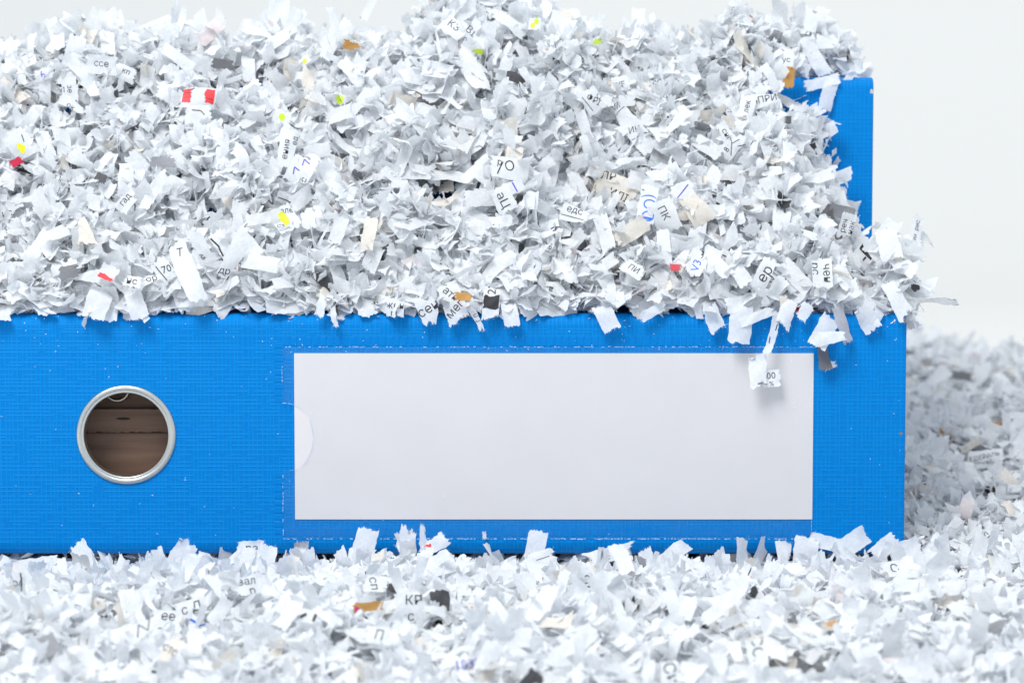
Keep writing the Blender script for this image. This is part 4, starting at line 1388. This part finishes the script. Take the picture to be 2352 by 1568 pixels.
def mass(name, sets, rng):
    VV, TT, MI, TI = [], [], [], []
    off = 0
    for p, fr_, hi in sets:
        k = clear_heroes(p)
        p, fr_ = p[k], fr_[k]
        n_ = len(p)
        r = rng.random(n_)
        pick = np.empty(n_, int)
        pools = (P_HI if hi else P_LO) + P_TX
        nb = len(pools) - len(P_TX)
        tx = r < 0.045
        pick[~tx] = rng.integers(0, nb, (~tx).sum())
        pick[tx] = nb + rng.integers(0, len(P_TX), tx.sum())
        tint = np.tile(WHITE, (n_, 1)) * rng.uniform(0.92, 1.05, (n_, 1))
        q = rng.random(n_)
        tint[q < 0.022] = CREAM * 1.03
        tint[(q > 0.022) & (q < 0.028)] = PINKW
        tint[(q > 0.035) & (q < 0.046)] = GREYP * 2.0
        tint[(q > 0.046) & (q < 0.0505)] = GREYP * 0.6
        tint[(q > 0.053) & (q < 0.0533)] = BROWNP
        tint[(q > 0.0545) & (q < 0.0546)] = np.array([0.6, 0.06, 0.09])
        sc = rng.uniform(0.95, 1.4, n_)
        part = (q > 0.03) & (q < 0.053)
        for i in range(len(pools)):
            s_ = np.nonzero(pick == i)[0]
            if not len(s_):
                continue
            v, t, mi = pools[i]
            W_ = np.einsum('nij,vj->nvi', fr_[s_] * sc[s_, None, None], v) + p[s_, None]
            VV.append(W_.reshape(-1, 3))
            TT.append((t[None] + (np.arange(len(s_)) * len(v))[:, None, None] + off).reshape(-1, 3))
            MI.append(np.tile(mi, len(s_)))
            c = np.repeat(tint[s_][:, None], len(v), 1)
            # printed areas cover only part of a grey piece
            for a_, b_ in enumerate(s_):
                if part[b_]:
                    m_ = v[:, 0] > rng.uniform(-0.004, 0.004)
                    c[a_, m_] = WHITE
                    c[a_] *= rng.uniform(0.75, 1.2, (len(v), 1))
            TI.append(c.reshape(-1, 3))
            off += len(v) * len(s_)
    V_, T_, M_, C_ = np.concatenate(VV), np.concatenate(TT), np.concatenate(MI), np.concatenate(TI)
    me = raw_mesh(name, V_, T_, [M_PAPER, M_INK['black']], M_, C_)
    o = link(name, me)
    o['kind'] = 'stuff'
    print(name, len(V_), 'verts', len(T_), 'tris')
    return o


g1, g2 = np.random.default_rng(101), np.random.default_rng(202)
pa, fa, _ = scatter(HA, 14500, -0.205, XR + 0.002, 0.002, B2Y, 0.016, B1TOP, g1, 0.6)
# nothing inside the upper binder
k = ~((pa[:, 1] > B2Y - 0.002) & (pa[:, 0] < B2XR) & (pa[:, 2] < B2TOP))
pa, fa = pa[k], fa[k]
pb, fb, _ = scatter(HB, 10500, -0.215, B2XR - 0.003, B2Y + 0.002, 0.205, 0.016, B2TOP, g1, 0.62)
nf = 800
pf = np.stack([g1.uniform(-0.205, XR - 0.003, nf), g1.uniform(0.0015, 0.009, nf), B1TOP + g1.uniform(0.0015, 0.0085, nf)], 1)
ff = frames(nf, g1, np.tile([0.0, -0.7, 0.7], (nf, 1)), 0.4, np.tile([1.0, 0.0, 0.0], (nf, 1)))
nk = 130
pk = np.stack([g1.uniform(XR - 0.010, XR + 0.004, nk), g1.uniform(0.003, 0.03, nk), B1TOP + 0.002 + 0.024 * g1.random(nk)], 1)
fk = frames(nk, g1, np.tile([0.35, -0.75, 0.55], (nk, 1)), 0.6)
heap = mass('shredded_paper_heap', [(pf, ff, True), (pk, fk, True), (pa, fa, True), (pb, fb, True)], g1)
tag(heap, 'heap of white shredded paper piled over the two blue binders', 'paper shreds')

pc_, fc_, _ = scatter(HC, 16000, -0.205, 0.215, -0.235, -0.006, 0.012, 0.0, g2, 0.5)
k = in_view(pc_) & (((pc_[:, 0] - 0.062) / 0.03) ** 2 + ((pc_[:, 1] + 0.18) / 0.02) ** 2 > 1)
pc_, fc_ = pc_[k], fc_[k]
pu, fu, _ = scatter(lambda x, y: np.full_like(x, 0.0048), 700, -0.205, XR, 0.0, 0.05, 0.004, 0.0, g2, 0.15)
pd_, fd_, _ = scatter(HC, 7500, XR + 0.004, 0.24, -0.004, 0.22, 0.018, 0.0, g2, 0.5)
pe_, fe_, _ = scatter(HC, 11000, XR + 0.004, 0.36, 0.2, 0.66, 0.02, 0.0, g2, 0.5)
k = in_view(pe_)
pe_, fe_ = pe_[k], fe_[k]
layer = mass('shredded_paper_layer', [(pc_, fc_, True), (pu, fu, False), (pd_, fd_, True), (pe_, fe_, False)], g2)
tag(layer, 'layer of white shredded paper spread over the table around the lower binder', 'paper shreds')

# ------------------------------------------------------------------ paper dust on the spine
bm = bmesh.new()
dr = random.Random(4)
for i in range(230):
    x_, z_ = dr.uniform(-0.17, XR - 0.001), B1Z + dr.uniform(0.004, BH - 0.001) if dr.random() < 0.6 else B1Z + BH - 0.0005 - 0.012 * dr.random() ** 2
    yy = -0.0001 if not (cx0 + XR < x_ < cx1 + XR and cz0 + B1Z < z_ < cz1 + B1Z) else FY - 0.00005
    if B1TOP - z_ < 0.0042:
        yy = 0.0042 - math.sqrt(max(0.0, 0.0042 ** 2 - (0.0042 - (B1TOP - z_)) ** 2)) - 0.0001
    if (x_ - rc.x) ** 2 + (z_ - rc.z) ** 2 < 0.017 ** 2:
        continue
    ln, wd = dr.uniform(0.00008, 0.00032), dr.uniform(0.00004, 0.00008)
    a_ = dr.uniform(0, math.pi)
    c_, s_ = math.cos(a_), math.sin(a_)
    base = [bm.verts.new((x_ + u * c_ * ln - v * s_ * wd, yy, z_ + u * s_ * ln + v * c_ * wd)) for u, v in ((-1, -1), (1, -1), (1, 1), (-1, 1))]
    tip = bm.verts.new((x_, yy - 0.00012, z_))
    bm.faces.new(base)
    for j in range(4):
        bm.faces.new((base[j], base[(j + 1) % 4], tip))
du = bm_obj('paper_dust', bm, None, simple('paper_dust', (0.85, 0.87, 0.9), 0.9))
tag(du, 'fine white paper dust clinging to the blue spine', 'dust', kind='stuff')

bpy.data.objects.remove(_to)
bpy.data.curves.remove(_tc)
print('single shreds', N_SHRED[0], 'landmarks', len(LAND))
